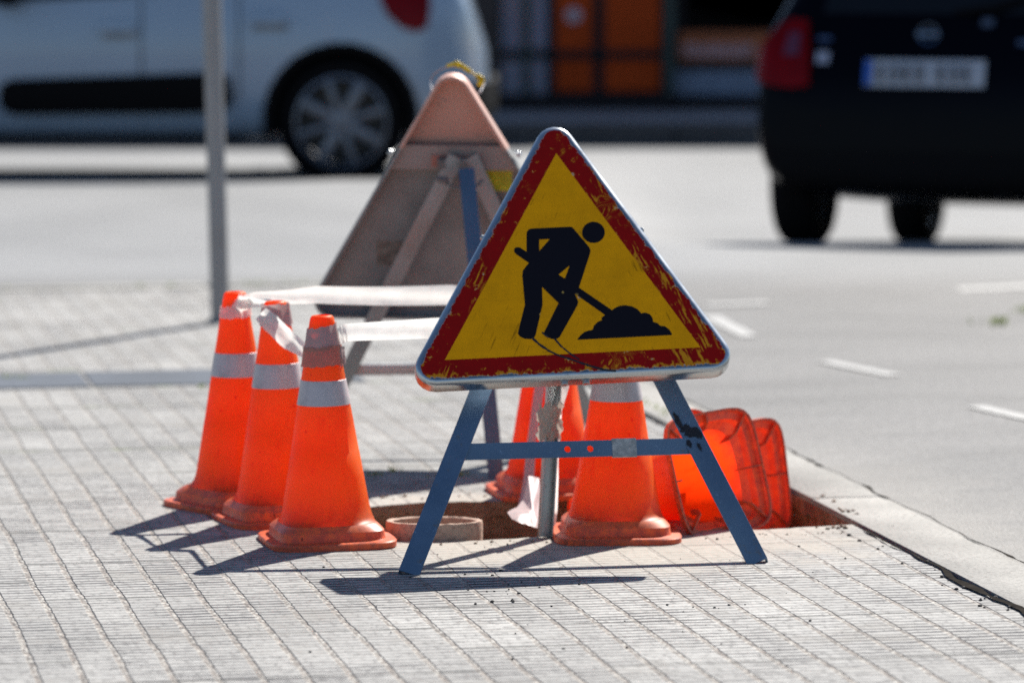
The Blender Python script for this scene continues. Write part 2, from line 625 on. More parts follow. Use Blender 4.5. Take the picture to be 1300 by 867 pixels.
# far kerb of the pavement edge (low stone line), then kerb and footway in front of the shops
bm = bmesh.new()
u_ = -14.0
while u_ < 2.7:
    add_box(bm, 0.985, 0.12, 0.2, frame_m(W(u_ + 0.5, VFAR + 0.065, -0.094), UX, VX, Vector((0, 0, 1))), 0.008)
    u_ += 1.0
link('pavement_edge', bm, mat_concrete('edge_stone', (0.26, 0.255, 0.235)), smooth=40, kind='structure')
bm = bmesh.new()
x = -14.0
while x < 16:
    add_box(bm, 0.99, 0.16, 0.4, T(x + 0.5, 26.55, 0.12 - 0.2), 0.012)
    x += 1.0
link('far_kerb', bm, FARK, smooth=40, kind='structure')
bm = bmesh.new()
add_box(bm, 60, 12, 0.3, T(0, 26.64 + 6, 0.112 - 0.15))
link('far_pavement', bm, mat_concrete('far_paving', (0.36, 0.33, 0.32)), kind='structure')

# darker blue-grey strip of thin slabs across the pavement
STRIP_UV = UV(G(130, 482))
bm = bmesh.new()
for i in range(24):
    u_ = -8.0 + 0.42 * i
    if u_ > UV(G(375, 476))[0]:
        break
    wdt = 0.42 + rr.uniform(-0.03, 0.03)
    add_box(bm, 0.41, wdt, 0.03, frame_m(W(u_ + 0.21, STRIP_UV[1] + rr.uniform(-0.01, 0.01), -0.011), UX, VX, Vector((0, 0, 1))), 0.003)
link('bluish_strip', bm, mat_concrete('blue_grey_strip', (0.075, 0.09, 0.115)), kind='structure')

# painted marks on the asphalt
PAINT = simple('road_paint', (0.30, 0.30, 0.295), 0.6, 0, 0.2, 20)
bm = bmesh.new()


def dash(px0, py0, px1, py1, wd):
    a, b = G(px0, py0), G(px1, py1)
    d = (b - a).normalized()
    s_ = Vector((-d.y, d.x, 0)) * wd / 2
    n = 14
    pr = None
    for i in range(n + 1):
        c = a + (b - a) * i / n
        q = []
        for sg in (-1, 1):
            t = c + s_ * sg * rr.uniform(0.8, 1.05)
            t.z = hroad(t.x, t.y) + 0.004
            q.append(bm.verts.new(t))
        if pr:
            bm.faces.new((pr[0], q[0], q[1], pr[1]))
        pr = q


dash(902, 401, 952, 427, 0.07)
dash(1046, 458, 1135, 476, 0.065)
dash(1238, 515, 1330, 536, 0.065)
dash(895, 387, 975, 384, 0.10)
dash(1215, 369, 1310, 366, 0.10)
for f in bm.faces:
    f.normal_update()
    if f.normal.z < 0:
        f.normal_flip()
link('road_markings', bm, PAINT, kind='structure')

# ------------------------------------------------------------------ metals and plastics
def mat_galv(name, col, rough=0.4, metal=0.75, stain=(0.2, 0.16, 0.12), amt=0.5):
    m = NM(name)
    p = m.obj()
    a = m.noise(p, 5, 5, 0.6)
    c = m.mix(m.step(a, 0.3, 0.7), tuple(x * 0.85 for x in col), tuple(min(1, x * 1.1) for x in col))
    sp = m.noise(m.vmath('MULTIPLY', p, (120.0, 120.0, 40.0)), 1.0, 3, 0.7)
    c = m.mix(m.step(sp, 0.62, 0.72, 0.0, 0.45), c, tuple(min(1, x * 1.5 + 0.12) for x in col))
    sc = m.step(m.noise(p, 38, 4, 0.7), 0.6, 0.7)
    c = m.mix(m.math('MULTIPLY', sc, amt), c, stain)
    m.set(**{'Base Color': c, 'Roughness': m.step(a, 0.2, 0.8, rough - 0.1, rough + 0.15), 'Metallic': metal})
    m.bump(m.noise(p, 70, 3), 0.15, 0.001)
    return m.m


STEEL = mat_galv('sky_tinted_steel', (0.135, 0.21, 0.305), 0.5, 0.6)  # galvanised legs: blue sky reflection put into the base colour
STEELFAR = mat_galv('darker_sky_tinted_steel', (0.085, 0.15, 0.24), 0.55, 0.5)  # darker copy of the same steel, sky reflection again in the colour
GALV = mat_galv('galvanised_steel', (0.46, 0.47, 0.46), 0.42, 0.75)
PANEL = mat_galv('galvanised_sheet', (0.50, 0.53, 0.55), 0.27, 1.0)
BRACK = mat_galv('dull_bracket_steel', (0.16, 0.15, 0.15), 0.6, 0.4)
OLDLEG = mat_galv('weathered_leg_steel', (0.29, 0.30, 0.30), 0.5, 0.5)
BOLT = mat_galv('bolt_steel', (0.42, 0.44, 0.46), 0.35, 0.85)
POLE = mat_galv('pole_steel', (0.30, 0.29, 0.29), 0.5, 0.5)

SID, WT = 0.574, 0.709
CR = 0.045
S_OUT = WT + 1.464 * CR
INR = S_OUT * 0.288675


def mat_film(name, col, chips):
    # sheeting on the sign: colour, scratches down to the yellow layer, chips to metal growing towards the edge
    m = NM(name)
    p = m.obj()
    x, y, z = m.sep(p)[0:3]
    # distance from the outer straight edges of the panel
    e = None
    for ang in (-90, 30, 150):
        dn = m.math('ADD', m.math('MULTIPLY', x, math.cos(R(ang))), m.math('MULTIPLY', z, math.sin(R(ang))))
        dist = m.math('SUBTRACT', INR, dn)
        e = dist if e is None else m.math('MINIMUM', e, dist)
    big = m.noise(p, 5.0, 2)
    nz = m.noise(p, 46, 5, 0.68)
    rs_ = m.step(m.math('ADD', x, m.noise(p, 9.0, 2)), 0.5, 0.62)
    st1 = m.noise(m.comb(m.math('MULTIPLY', m.math('ADD', m.math('MULTIPLY', x, m.math('SUBTRACT', 1.0, m.math('MULTIPLY', rs_, 0.2))), m.math('MULTIPLY', z, m.math('SUBTRACT', m.math('MULTIPLY', rs_, 0.75), 0.45))), 150.0), m.math('MULTIPLY', m.math('ADD', z, m.math('MULTIPLY', x, -0.5)), 14.0), y), 1.0, 3, 0.6)
    grime = m.noise(p, 14, 5, 0.6)
    c = m.mix(m.step(grime, 0.35, 0.75, 0.0, 0.4), col, tuple(q * 0.55 for q in col))
    if chips:
        low = m.step(z, -0.16, -0.185)
        rightside = m.step(x, 0.0, 0.1)
        sc = m.math('MULTIPLY', m.step(st1, 0.53, 0.58), m.step(m.math('ADD', m.noise(p, 13.0, 3), m.math('MULTIPLY', rightside, 0.09)), 0.54, 0.61))
        sc2 = m.math('MULTIPLY', m.step(m.math('ADD', nz, m.math('MULTIPLY', m.step(e, 0.012, 0.036, 1.0, 0.0), m.math('ADD', 0.03, m.math('MULTIPLY', low, 0.13)))), 0.60, 0.66), 1.0)
        sc = m.math('MAXIMUM', sc, sc2)
        c = m.mix(m.math('MULTIPLY', sc, 0.9), c, m.mix(nz, (0.85, 0.40, 0.01), (0.55, 0.18, 0.01)))
        chip = m.step(m.math('ADD', nz, m.step(e, 0.009, 0.022, 0.34, 0.0)), 0.70, 0.72)
        wht = m.math('MULTIPLY', m.step(m.math('ADD', nz, m.step(e, 0.009, 0.022, 0.34, 0.0)), 0.66, 0.675), m.math('SUBTRACT', 1.0, chip))
        c = m.mix(m.math('MULTIPLY', wht, 0.65), c, (0.5, 0.5, 0.5))
        c = m.mix(chip, c, (0.12, 0.18, 0.25))
        m.set(**{'Metallic': m.math('MULTIPLY', chip, 0.5)})
    else:
        # prismatic sheeting: faint fine horizontal bands, small chips
        band = m.noise(m.comb(0.0, 0.0, m.math('MULTIPLY', z, 60.0)), 1.0, 2)
        c = m.mix(m.step(band, 0.3, 0.75, 0.0, 0.22), c, tuple(q * 0.72 for q in col))
        hat = m.math('MULTIPLY', m.math('SINE', m.math('MULTIPLY', m.math('ADD', x, z), 900)), m.math('SINE', m.math('MULTIPLY', m.math('SUBTRACT', x, z), 900)))
        c = m.mix(m.step(hat, 0.5, 0.9, 0.0, 0.16), c, tuple(min(1, q * 1.3) for q in col))
        chip = m.math('MULTIPLY', m.step(m.voro(p, 19), 0.07, 0.10, 1.0, 0.0), m.step(m.noise(p, 7, 2), 0.56, 0.6))
        c = m.mix(chip, c, (0.42, 0.45, 0.48))
        dk = m.math('MULTIPLY', m.step(st1, 0.62, 0.66), m.step(big, 0.46, 0.56))
        c = m.mix(m.math('MULTIPLY', dk, 0.6), c, tuple(q * 0.2 for q in col))
    m.set(**{'Base Color': c, 'Roughness': m.step(grime, 0.3, 0.7, 0.45, 0.6), 'Specular IOR Level': 0.12})
    m.bump(nz, 0.1, 0.0008)
    return m.m


RED = mat_film('red_sheeting', (0.32, 0.004, 0.003), True)
YEL = mat_film('yellow_sheeting', (0.98, 0.405, 0.0), False)
BLK = NM('black_film')
_p = BLK.obj()
_c = BLK.mix(BLK.math('MULTIPLY', BLK.step(BLK.voro(_p, 24), 0.09, 0.12, 1.0, 0.0), BLK.step(BLK.noise(_p, 8, 2), 0.55, 0.6)), (0.009, 0.008, 0.013), (0.45, 0.3, 0.08))
BLK.set(**{'Base Color': _c, 'Roughness': 0.55, 'Specular IOR Level': 0.1})
BLACKFILM = BLK.m
SCRIB = simple('black_marker', (0.012, 0.011, 0.016), 0.5, 0, 0.2)


def tri_ring(inset, y, n=7):
    r = max(CR - inset, 0.0015)
    s_in = S_OUT - 2 * math.sqrt(3) * (CR)          # triangle of corner-circle centres
    pts = []
    for k in range(3):
        a0 = 90 + 120 * k
        c = Vector((math.cos(R(a0)), math.sin(R(a0)))) * (s_in / math.sqrt(3))
        extra = max(0.0, inset - (CR - 0.0015))
        c -= Vector((math.cos(R(a0)), math.sin(R(a0)))) * (extra * 2)
        for i in range(n):
            t = R(a0 - 60 + 120 * i / (n - 1))
            pts.append(Vector((c.x + r * math.cos(t), y, c.y + r * math.sin(t))))
    return pts


def panel_bm():
    bm = bmesh.new()
    prof = [(0.0125, 0.0), (0.0085, 0.0008), (0.0045, 0.003), (0.0015, 0.0065), (0.0, 0.012), (0.0, 0.043), (0.0018, 0.045), (0.008, 0.045), (0.008, 0.0435), (0.0028, 0.042), (0.0028, 0.014), (0.0125, 0.0020)]
    vs = add_loft(bm, [tri_ring(a, b) for a, b in prof])
    bm.faces.new(list(reversed(vs[0])))
    bm.faces.new(vs[-1])
    bmesh.ops.recalc_face_normals(bm, faces=bm.faces)
    return bm


# lettering-free pictogram traced as flat outlines in the sign plane
ZS = 3.942


def zp(c):                     # magnified-crop coordinates -> photo pixel
    return 640 + c[0] / ZS, 250 + c[1] / ZS


WORKER = [(112, 190), (114, 176), (122, 165), (136, 160), (328, 151), (340, 153), (350, 163), (428, 256), (432, 270), (428, 290), (374, 455), (540, 568), (552, 558), (575, 547), (605, 543), (640, 549), (668, 563), (686, 584), (705, 580),
          (728, 587), (742, 605), (746, 627), (766, 632), (782, 646), (805, 648), (826, 664), (836, 680), (840, 692), (365, 716), (380, 695), (402, 677), (424, 669), (442, 667), (450, 645), (466, 628), (490, 617), (486, 606), (497, 598),
          (505, 592), (352, 484), (360, 500), (371, 525), (366, 545), (290, 680), (276, 704), (258, 713), (236, 711), (213, 699), (199, 681), (272, 532), (190, 452), (192, 540), (158, 690), (150, 706), (132, 713), (100, 710), (80, 700), (68, 684),
          (104, 540), (91, 395), (93, 372), (108, 350), (124, 332), (60, 288), (50, 276), (50, 262), (60, 253), (78, 254), (112, 276)]
H1 = [(175, 215), (229, 212), (176, 272)]
H2 = [(272, 390), (328, 344), (304, 410)]


def make_sign(name, label, pose, scale, feet, stay, legtop, staytop, m_leg, m_stay, m_back, cat='road sign'):
    e1, e2, c, nrm = pose
    root = empty(name, ((feet[0] + feet[1]) / 2), label, cat, 'roadworks warning signs')
    Mroot = root.location
    PM = frame_m(c - Mroot, e1 * scale, -nrm * scale, e2 * scale)      # local x right, y to the back, z up
    pan = link('panel', panel_bm(), m_back, root, 30)
    pan.matrix_local = PM
    # red ring film, yellow field, black pictogram: sheets each a little proud of the one below
    bm = bmesh.new()
    yh = INR - SID * 0.288675
    tri = [Vector((0, -0.0004, SID / math.sqrt(3))), Vector((-SID / 2, -0.0004, -SID * 0.288675)), Vector((SID / 2, -0.0004, -SID * 0.288675))]
    outer = [(q.x, q.z) for q in tri_ring(0.0125, 0)]
    sub = curve_fill([outer, [(q.x, q.z) for q in tri]], 0, Matrix.Translation((0, -0.0004, 0)) @ Matrix.Rotation(R(90), 4, 'X'))
    link('border', sub, RED, pan)
    sub = curve_fill([[(q.x, q.z) for q in tri]], 0, Matrix.Translation((0, -0.0005, 0)) @ Matrix.Rotation(R(90), 4, 'X'))
    link('field', sub, YEL, pan)
    return root, pan


def poseframe(yaw, lean, roll):
    e1 = Vector((math.cos(yaw), math.sin(yaw), 0))
    back = Vector((-math.sin(yaw), math.cos(yaw), 0))
    e2 = Vector((0, 0, 1)) * math.cos(lean) + back * math.sin(lean)
    a = e1 * math.cos(roll) + e2 * math.sin(roll)
    b = -e1 * math.sin(roll) + e2 * math.cos(roll)
    return a, b, b.cross(a) * -1


def angle_bar(bm, p0, p1, fwd, wdt=0.046, th=0.004, depth=0.03, side=1):
    # L-section: a face towards fwd and a flange running back along one edge
    d = (p1 - p0).normalized()
    n = (fwd - d * fwd.dot(d)).normalized()
    s_ = d.cross(n)
    L_ = (p1 - p0).length
    mid = (p0 + p1) / 2
    add_box(bm, wdt, th, L_, frame_m(mid, s_, n, d), 0.0008)
    add_box(bm, th, depth, L_, frame_m(mid + s_ * side * (wdt / 2 - th / 2) - n * (depth / 2 + th / 2 + 0.0002), s_, n, d), 0.0008)


def u_bar(bm, p0, p1, fwd, wdt=0.03, th=0.003, depth=0.022):
    d = (p1 - p0).normalized()
    n = (fwd - d * fwd.dot(d)).normalized()
    s_ = d.cross(n)
    L_ = (p1 - p0).length
    mid = (p0 + p1) / 2
    add_box(bm, wdt, th, L_, frame_m(mid, s_, n, d), 0.0006)
    for sg in (-1, 1):
        add_box(bm, th, depth, L_, frame_m(mid + s_ * sg * (wdt / 2 - th / 2) + n * (depth / 2 + th / 2 + 0.0002), s_, n, d), 0.0006)


def hexbolt(bm, p, n, r=0.007, h=0.006):
    z = n.normalized()
    x = z.orthogonal().normalized()
    lathe(bm, [(r * 1.5, 0), (r * 1.5, 0.0012), (r, 0.0013), (r, h * 0.85), (r * 0.8, h)], 12, frame_m(p, x, z.cross(x), z), False, True)


# ---------------------------------------------------------------- the near sign
yaw, lean, roll = R(2.6), R(29.0), R(2.8)
fl_, fr_ = G(519, 729), G(962, 715)
sty = G(691, 682)
E1, E2, NB = poseframe(yaw, lean, roll)
if NB.y < 0:
    NB = -NB                   # NB points to the back
cy = 9.41 + 0.596 * math.tan(lean) - 0.03
CF = Vector((0.1243, cy, 0.5962))
root, pan = make_sign('roadworks_sign', 'worn red and yellow triangle with digging worker symbol, its front to the viewer',
                      (E1, E2, CF, -NB), 1.0, (fl_, fr_), sty, None, None, STEEL, GALV, PANEL)
O = root.location
INV = pan.matrix_local.inverted()


def on_panel(px, py, off=-0.0009):
    d = ray(px, py)
    n = NB
    t = ((CF - CAM).dot(n)) / d.dot(n)
    q = INV @ (CAM + d * t - O)
    return (q.x, q.z)


flat = Matrix.Translation((0, -0.0010, 0)) @ Matrix.Rotation(R(90), 4, 'X')
head = [(447 + 57 * math.cos(2 * math.pi * i / 40), 179 + 53 * math.sin(2 * math.pi * i / 40)) for i in range(40)]
pic = curve_fill([[on_panel(*zp(q)) for q in s_] for s_ in (WORKER, H1, H2)] + [[on_panel(*zp(q)) for q in head]], 0, flat)
picto = link('pictogram', pic, BLACKFILM, pan)
# two stray paint strokes run down from the feet
bm = bmesh.new()


def stroke(pts, wd):
    pp = [Vector((*on_panel(*zp(q)), 0)) for q in pts]
    fine_ = []
    for a, b in zip(pp, pp[1:]):
        for k in range(5):
            fine_.append(a.lerp(b, k / 5))
    fine_.append(pp[-1])
    pr = None
    for i, a in enumerate(fine_):
        d = fine_[min(i + 1, len(fine_) - 1)] - fine_[max(i - 1, 0)]
        s_ = Vector((-d.y, d.x, 0)).normalized() * wd * rr.uniform(0.35, 0.65)
        q = [bm.verts.new((a.x + s_.x, -0.0014, a.y + s_.y)), bm.verts.new((a.x - s_.x, -0.0014, a.y - s_.y))]
        if pr:
            bm.faces.new((pr[0], q[0], q[1], pr[1]))
        pr = q


stroke([(138, 705), (175, 738), (225, 772), (270, 793), (330, 812), (380, 830), (440, 850), (500, 866), (560, 872)], 0.0045)
stroke([(250, 708), (285, 748), (330, 785), (376, 815)], 0.0035)
stroke([(190, 678), (205, 692), (222, 704)], 0.004)
link('paint_stroke', bm, SCRIB, pan)
# legs: from the feet up behind the panel
apex = AtY(716, 238, CF.y + 0.30)
kk = Vector((-0.05, -1, 0.35)).normalized()
for side, f0 in ((-1, fl_), (1, fr_)):
    top = apex + Vector((side * 0.012, 0, 0))
    f0 = f0 + Vector((0, 0, 0.002))
    bm = bmesh.new()
    # keep the steel behind the folded rim: aim the upper end a little further back
    angle_bar(bm, f0 - O, top + NB * 0.035 - O, kk, 0.047, 0.004, 0.03, side)
    o = link('leg', bm, STEEL, root, 30)
    if side == 1:
        # smear of black paint where the crossbar is welded on
        b2 = bmesh.new()
        d = (top + NB * 0.035 - f0).normalized()
        n = (kk - d * kk.dot(d)).normalized()
        s_ = d.cross(n)
        mid = f0 + (top + NB * 0.035 - f0) * 0.33 - O + n * 0.0026
        blobs = []
        for (a, b, ra, rb) in ((0.0, 0.012, 0.017, 0.013), (-0.008, 0.026, 0.012, 0.01), (0.012, 0.003, 0.009, 0.015), (-0.016, -0.012, 0.006, 0.010), (0.002, -0.03, 0.004, 0.011), (-0.015, 0.052, 0.006, 0.022)):
            ring = []
            for i in range(18):
                t = 2 * math.pi * i / 18
                k = rr.uniform(0.75, 1.2)
                uu_ = max(-0.0225, min(0.0225, a + ra * k * math.cos(t)))
                ring.append(b2.verts.new(mid + s_ * uu_ + d * (b + rb * k * math.sin(t)) + n * 0.0003 * (len(blobs) + 1)))
            blobs.append(ring)
            b2.faces.new(ring)
        link('paint_smear', b2, SCRIB, o)
# crossbar with two drilled holes
def leg_at(f0, side, h):
    top = apex + Vector((side * 0.012, 0, 0)) + NB * 0.035
    t = h / top.z
    return f0.lerp(top, t)


ya = AtY(596, 574, 9.6)
hb = 0.238
pa, pb = leg_at(fl_, -1, hb + 0.004), leg_at(fr_, 1, hb + 0.004)
dx = (pb - pa).normalized()
nb = (kk - dx * kk.dot(dx)).normalized()
zb = dx.cross(nb) * -1
if zb.z < 0:
    zb = -zb
lb = (pb - pa).length
bw = 0.037
rect = [(-lb / 2, -bw / 2), (lb / 2, -bw / 2), (lb / 2, bw / 2), (-lb / 2, bw / 2)]
hl = lambda cx: [(cx + 0.0075 * math.cos(2 * math.pi * i / 16), 0.0075 * math.sin(2 * math.pi * i / 16)) for i in range(16)]
cm = (pa + pb) / 2 - O - nb * 0.008
bmx = curve_fill([rect, hl(-0.022), hl(0.030)], 0.002, frame_m(cm, dx, zb, nb))
link('crossbar', bmx, STEEL, root)
# clear parcel tape wound round the crossbar
TAPECLEAR = simple('aged_clear_tape', (0.42, 0.43, 0.42), 0.25, 0, 0.35, 60)
bm = bmesh.new()
add_box(bm, 0.056, bw + 0.006, 0.0075, frame_m(cm + dx * 0.108, dx, zb, nb), 0.001)
link('tape_wrap', bm, TAPECLEAR, root)
# rear stay
bm = bmesh.new()
u_bar(bm, sty + Vector((0, 0, 0.001)) - O, apex + NB * 0.06 + Vector((0, 0, -0.02)) - O, Vector((0.2, -1, 0)), 0.033, 0.003, 0.02)
link('rear_stay', bm, GALV, root, 30)
# bolts under the panel and on its flanges
dn = -E2
for px in (-0.022, 0.026):
    bm = bmesh.new()
    q = CF + E1 * px - E2 * INR + NB * 0.022 - O
    hexbolt(bm, q, dn, 0.0085, 0.008)
    link('bolt', bm, BOLT, root, 30)
for ang in (30, 150):
    bm = bmesh.new()
    dirn = E1 * math.cos(R(ang)) + E2 * math.sin(R(ang))
    al = E1 * -math.sin(R(ang)) + E2 * math.cos(R(ang))
    q = CF + dirn * INR + al * (0.03 if ang == 30 else -0.03) + NB * 0.022 - O
    hexbolt(bm, q, dirn, 0.006, 0.007)
    link('bolt', bm, BOLT, root, 30)
# hinge lug joining legs to the panel (behind it)
bm = bmesh.new()
add_box(bm, 0.07, 0.05, 0.05, frame_m(apex + NB * 0.028 - O, E1, NB, E2), 0.004)
link('hinge_bracket', bm, BRACK, root, 30)

# ---------------------------------------------------------------- the far sign, its back to us
def mat_signback():
    m = NM('weathered_sign_back')
    p = m.obj()
    x, y, z = m.sep(p)[0:3]
    a = m.noise(p, 6, 5, 0.6)
    b = m.noise(p, 40, 4, 0.7)
    c = m.mix(m.step(a, 0.3, 0.7), (0.165, 0.168, 0.166), (0.25, 0.25, 0.246))
    pk = m.step(m.math('ADD', z, m.math('MULTIPLY', a, 0.02)), 0.224, 0.232)
    c = m.mix(pk, c, m.mix(a, (0.46, 0.255, 0.20), (0.56, 0.34, 0.275)))
    c = m.mix(m.step(b, 0.58, 0.75, 0.0, 0.5), c, (0.12, 0.10, 0.095))
    dp = m.step(m.noise(p, 3.5, 4), 0.52, 0.62, 0.0, 0.4)
    c = m.mix(dp, c, (0.27, 0.245, 0.225))
    m.set(**{'Base Color': c, 'Roughness': 0.55, 'Metallic': 0.15})
    return m.m


SBACK = mat_signback()
yaw2, lean2, roll2 = R(180 - 6), R(15), R(0.5)
F1, F2, NB2 = poseframe(yaw2, lean2, roll2)
if NB2.y > 0:
    NB2 = -NB2                 # back of this panel faces the camera
CS = Vector((-0.144, 11.36, 0.602))
rl, rrr = G(392, 570), G(765, 566)
rs = G(630, 607)
root2, pan2 = make_sign('roadworks_sign', 'triangular sign seen from its bare grey back, standing behind the three cones',
                        (F1, F2, CS, -NB2), 1.075, (rl, rrr), rs, None, None, OLDLEG, STEEL, SBACK)
O2 = root2.location
M2 = pan2.matrix_local


def pl2(x, z, y=0.0):          # a spot on the far panel in its own metres (x right as seen from behind)
    return M2 @ Vector((-x, y, z))


o = picto.copy()
COL.objects.link(o)
o.parent = pan2
ax2 = Vector(M2.col[0][:3]).normalized()
ay2 = Vector(M2.col[1][:3]).normalized()
az2 = Vector(M2.col[2][:3]).normalized()
# stiffener channel across the back
bm = bmesh.new()
def trap(z0, z1, y0, y1, inset=0.004):
    w0, w1 = ((2 * INR - z) * 0.57735 - inset for z in (z0, z1))
    v8 = [bm.verts.new(q) for q in ((-w0, y0, z0), (w0, y0, z0), (w1, y0, z1), (-w1, y0, z1), (-w0, y1, z0), (w0, y1, z0), (w1, y1, z1), (-w1, y1, z1))]
    for ix in ((0, 1, 2, 3), (7, 6, 5, 4), (0, 4, 5, 1), (1, 5, 6, 2), (2, 6, 7, 3), (3, 7, 4, 0)):
        bm.faces.new([v8[k] for k in ix])


trap(0.163, 0.224, 0.030, 0.034)
trap(0.220, 0.2239, 0.006, 0.0298)
trap(0.1631, 0.167, 0.006, 0.0298)
link('stiffener', bm, mat_galv('channel_steel', (0.26, 0.235, 0.23), 0.5, 0.35, (0.45, 0.2, 0.14), 0.5), pan2, 30)
bm = bmesh.new()
add_box(bm, 0.105, 0.003, 0.03, Matrix.Translation((0.002, 0.0365, 0.186)), 0.001)
link('backing_plate', bm, simple('pink_primer', (0.42, 0.16, 0.12), 0.6), pan2)
bm = bmesh.new()
add_box(bm, 0.075, 0.02, 0.02, Matrix.Translation((0.0, 0.049, 0.188)), 0.003)
for s_ in (-1, 1):
    lathe(bm, [(0.011, -0.012), (0.011, 0.012)], 14, Matrix.Translation((s_ * 0.027, 0.051, 0.184)) @ Matrix.Rotation(R(90), 4, 'X'), True, True)
add_box(bm, 0.02, 0.02, 0.05, Matrix.Translation((-0.002, 0.05, 0.165)), 0.003)
link('bracket', bm, BRACK, pan2, 30)
bm = bmesh.new()
add_box(bm, 0.105, 0.0012, 0.055, Matrix.Translation((-0.085, 0.0030, 0.128)), 0.0003)
link('sticker', bm, simple('lime_sticker', (0.50, 0.50, 0.02), 0.5, 0, 0.3, 30), pan2)
bm = bmesh.new()
add_box(bm, 0.072, 0.001, 0.065, Matrix.Translation((0.165, 0.0029, -0.065)), 0.0003)
link('maker_label', bm, simple('faded_label', (0.20, 0.165, 0.14), 0.6, 0, 0.5, 55), pan2)
# rivets along the flange
for s_, zz in ((-1, 0.17), (1, 0.17)):
    bm = bmesh.new()
    dirn = (ax2 * (math.cos(R(30)) * s_) + az2 * math.sin(R(30)))
    q = M2 @ Vector((s_ * 0.154, 0.024, 0.2))
    hexbolt(bm, q, dirn, 0.008, 0.009)
    link('bolt', bm, BOLT, root2, 30)
kk2 = Vector((0.1, -1, 0)).normalized()
ap2 = AtY(588, 200, 11.22)
tops2 = []
for side, f0 in ((-1, rl), (1, rrr)):
    bm = bmesh.new()
    top = ap2 + Vector((side * 0.018, 0.02, 0))
    tops2.append(top)
    angle_bar(bm, f0 + Vector((0, 0, 0.002)) - O2, top - O2, kk2, 0.042, 0.004, 0.028, -side)
    link('leg', bm, OLDLEG, root2, 30)
bm = bmesh.new()
qa, qb = rl.lerp(tops2[0], 0.275), rrr.lerp(tops2[1], 0.275)
angle_bar(bm, qa - O2 + Vector((0, 0.012, 0)), qb - O2 + Vector((0, 0.012, 0)), kk2, 0.03, 0.003, 0.022, -1)
link('crossbar', bm, GALV, root2, 30)
bm = bmesh.new()
st = AtY(592, 214, 11.16)
u_bar(bm, rs + Vector((0, 0, 0.001)) - O2, st - O2, Vector((0, 1, 0)), 0.040, 0.003, 0.02)
link('rear_stay', bm, STEELFAR, root2, 30)
bm = bmesh.new()                # wire link that keeps the legs from spreading
tube(bm, [AtY(558, 226, 11.2) - O2, AtY(566, 233, 11.19) - O2, AtY(578, 238, 11.18) - O2, AtY(592, 239, 11.15) - O2, AtY(606, 236, 11.18) - O2, AtY(613, 229, 11.2) - O2], 0.004, 8)
tube(bm, [AtY(556, 228, 11.19) - O2, AtY(568, 229, 11.18) - O2], 0.009, 8)
link('wire_link', bm, BRACK, root2, 40)

# ------------------------------------------------------------------ cones
def mat_cone(name, col, dirt, amount, trans=0.6):
    m = NM(name)
    p = m.obj()
    x, y, z = m.sep(p)[0:3]
    oi = m.n('ShaderNodeObjectInfo').outputs['Random']
    ps = m.vmath('ADD', p, m.comb(m.math('MULTIPLY', oi, 31.0), m.math('MULTIPLY', oi, 17.0), 0.0))
    a = m.noise(ps, 8, 5, 0.6)
    b = m.noise(ps, 60, 4, 0.7)
    streak = m.noise(m.vmath('MULTIPLY', ps, (30.0, 30.0, 5.0)), 1.0, 4, 0.6)
    c = m.mix(m.step(a, 0.3, 0.75, 0.0, 0.3), col, tuple(q * 0.88 for q in col))
    d = m.math('MULTIPLY', m.step(m.math('ADD', m.math('MULTIPLY', b, 0.5), m.math('MULTIPLY', a, 0.6)), 0.50, 0.72), amount)
    c = m.mix(d, c, dirt)
    low = m.step(m.math('ADD', z, m.math('MULTIPLY', a, 0.10)), 0.07, 0.17, 1.0, 0.0)
    c = m.mix(m.math('MULTIPLY', low, m.step(b, 0.3, 0.6, 0.45, 0.85)), c, m.mix(m.step(b, 0.35, 0.65), (0.70, 0.13, 0.075), (0.33, 0.085, 0.06)))
    scf = m.math('MULTIPLY', m.step(m.voro(m.vmath('MULTIPLY', ps, (1.0, 1.0, 0.55)), 36), 0.07, 0.11, 1.0, 0.0), m.step(m.noise(ps, 9, 2), 0.49, 0.56))
    c = m.mix(m.math('MULTIPLY', scf, 0.85), c, (0.05, 0.02, 0.015))
    c = m.mix(m.step(streak, 0.60, 0.72, 0.0, 0.5), c, tuple(q * 0.45 for q in col))
    m.set(**{'Base Color': c, 'Roughness': m.step(a, 0.3, 0.7, 0.35, 0.55), 'Specular IOR Level': 0.4})
    tr = m.n('ShaderNodeBsdfTranslucent')
    m.put(tr.inputs['Color'], m.mix(0.85, c, (0.95, 0.012, 0.0)))
    mx = m.n('ShaderNodeMixShader')
    mx.inputs[0].default_value = trans
    m.t.links.new(m.b.outputs[0], mx.inputs[1])
    m.t.links.new(tr.outputs[0], mx.inputs[2])
    m.t.links.new(mx.outputs[0], m.out.inputs[0])
    m.bump(m.noise(ps, 90, 3), 0.1, 0.001)
    return m.m


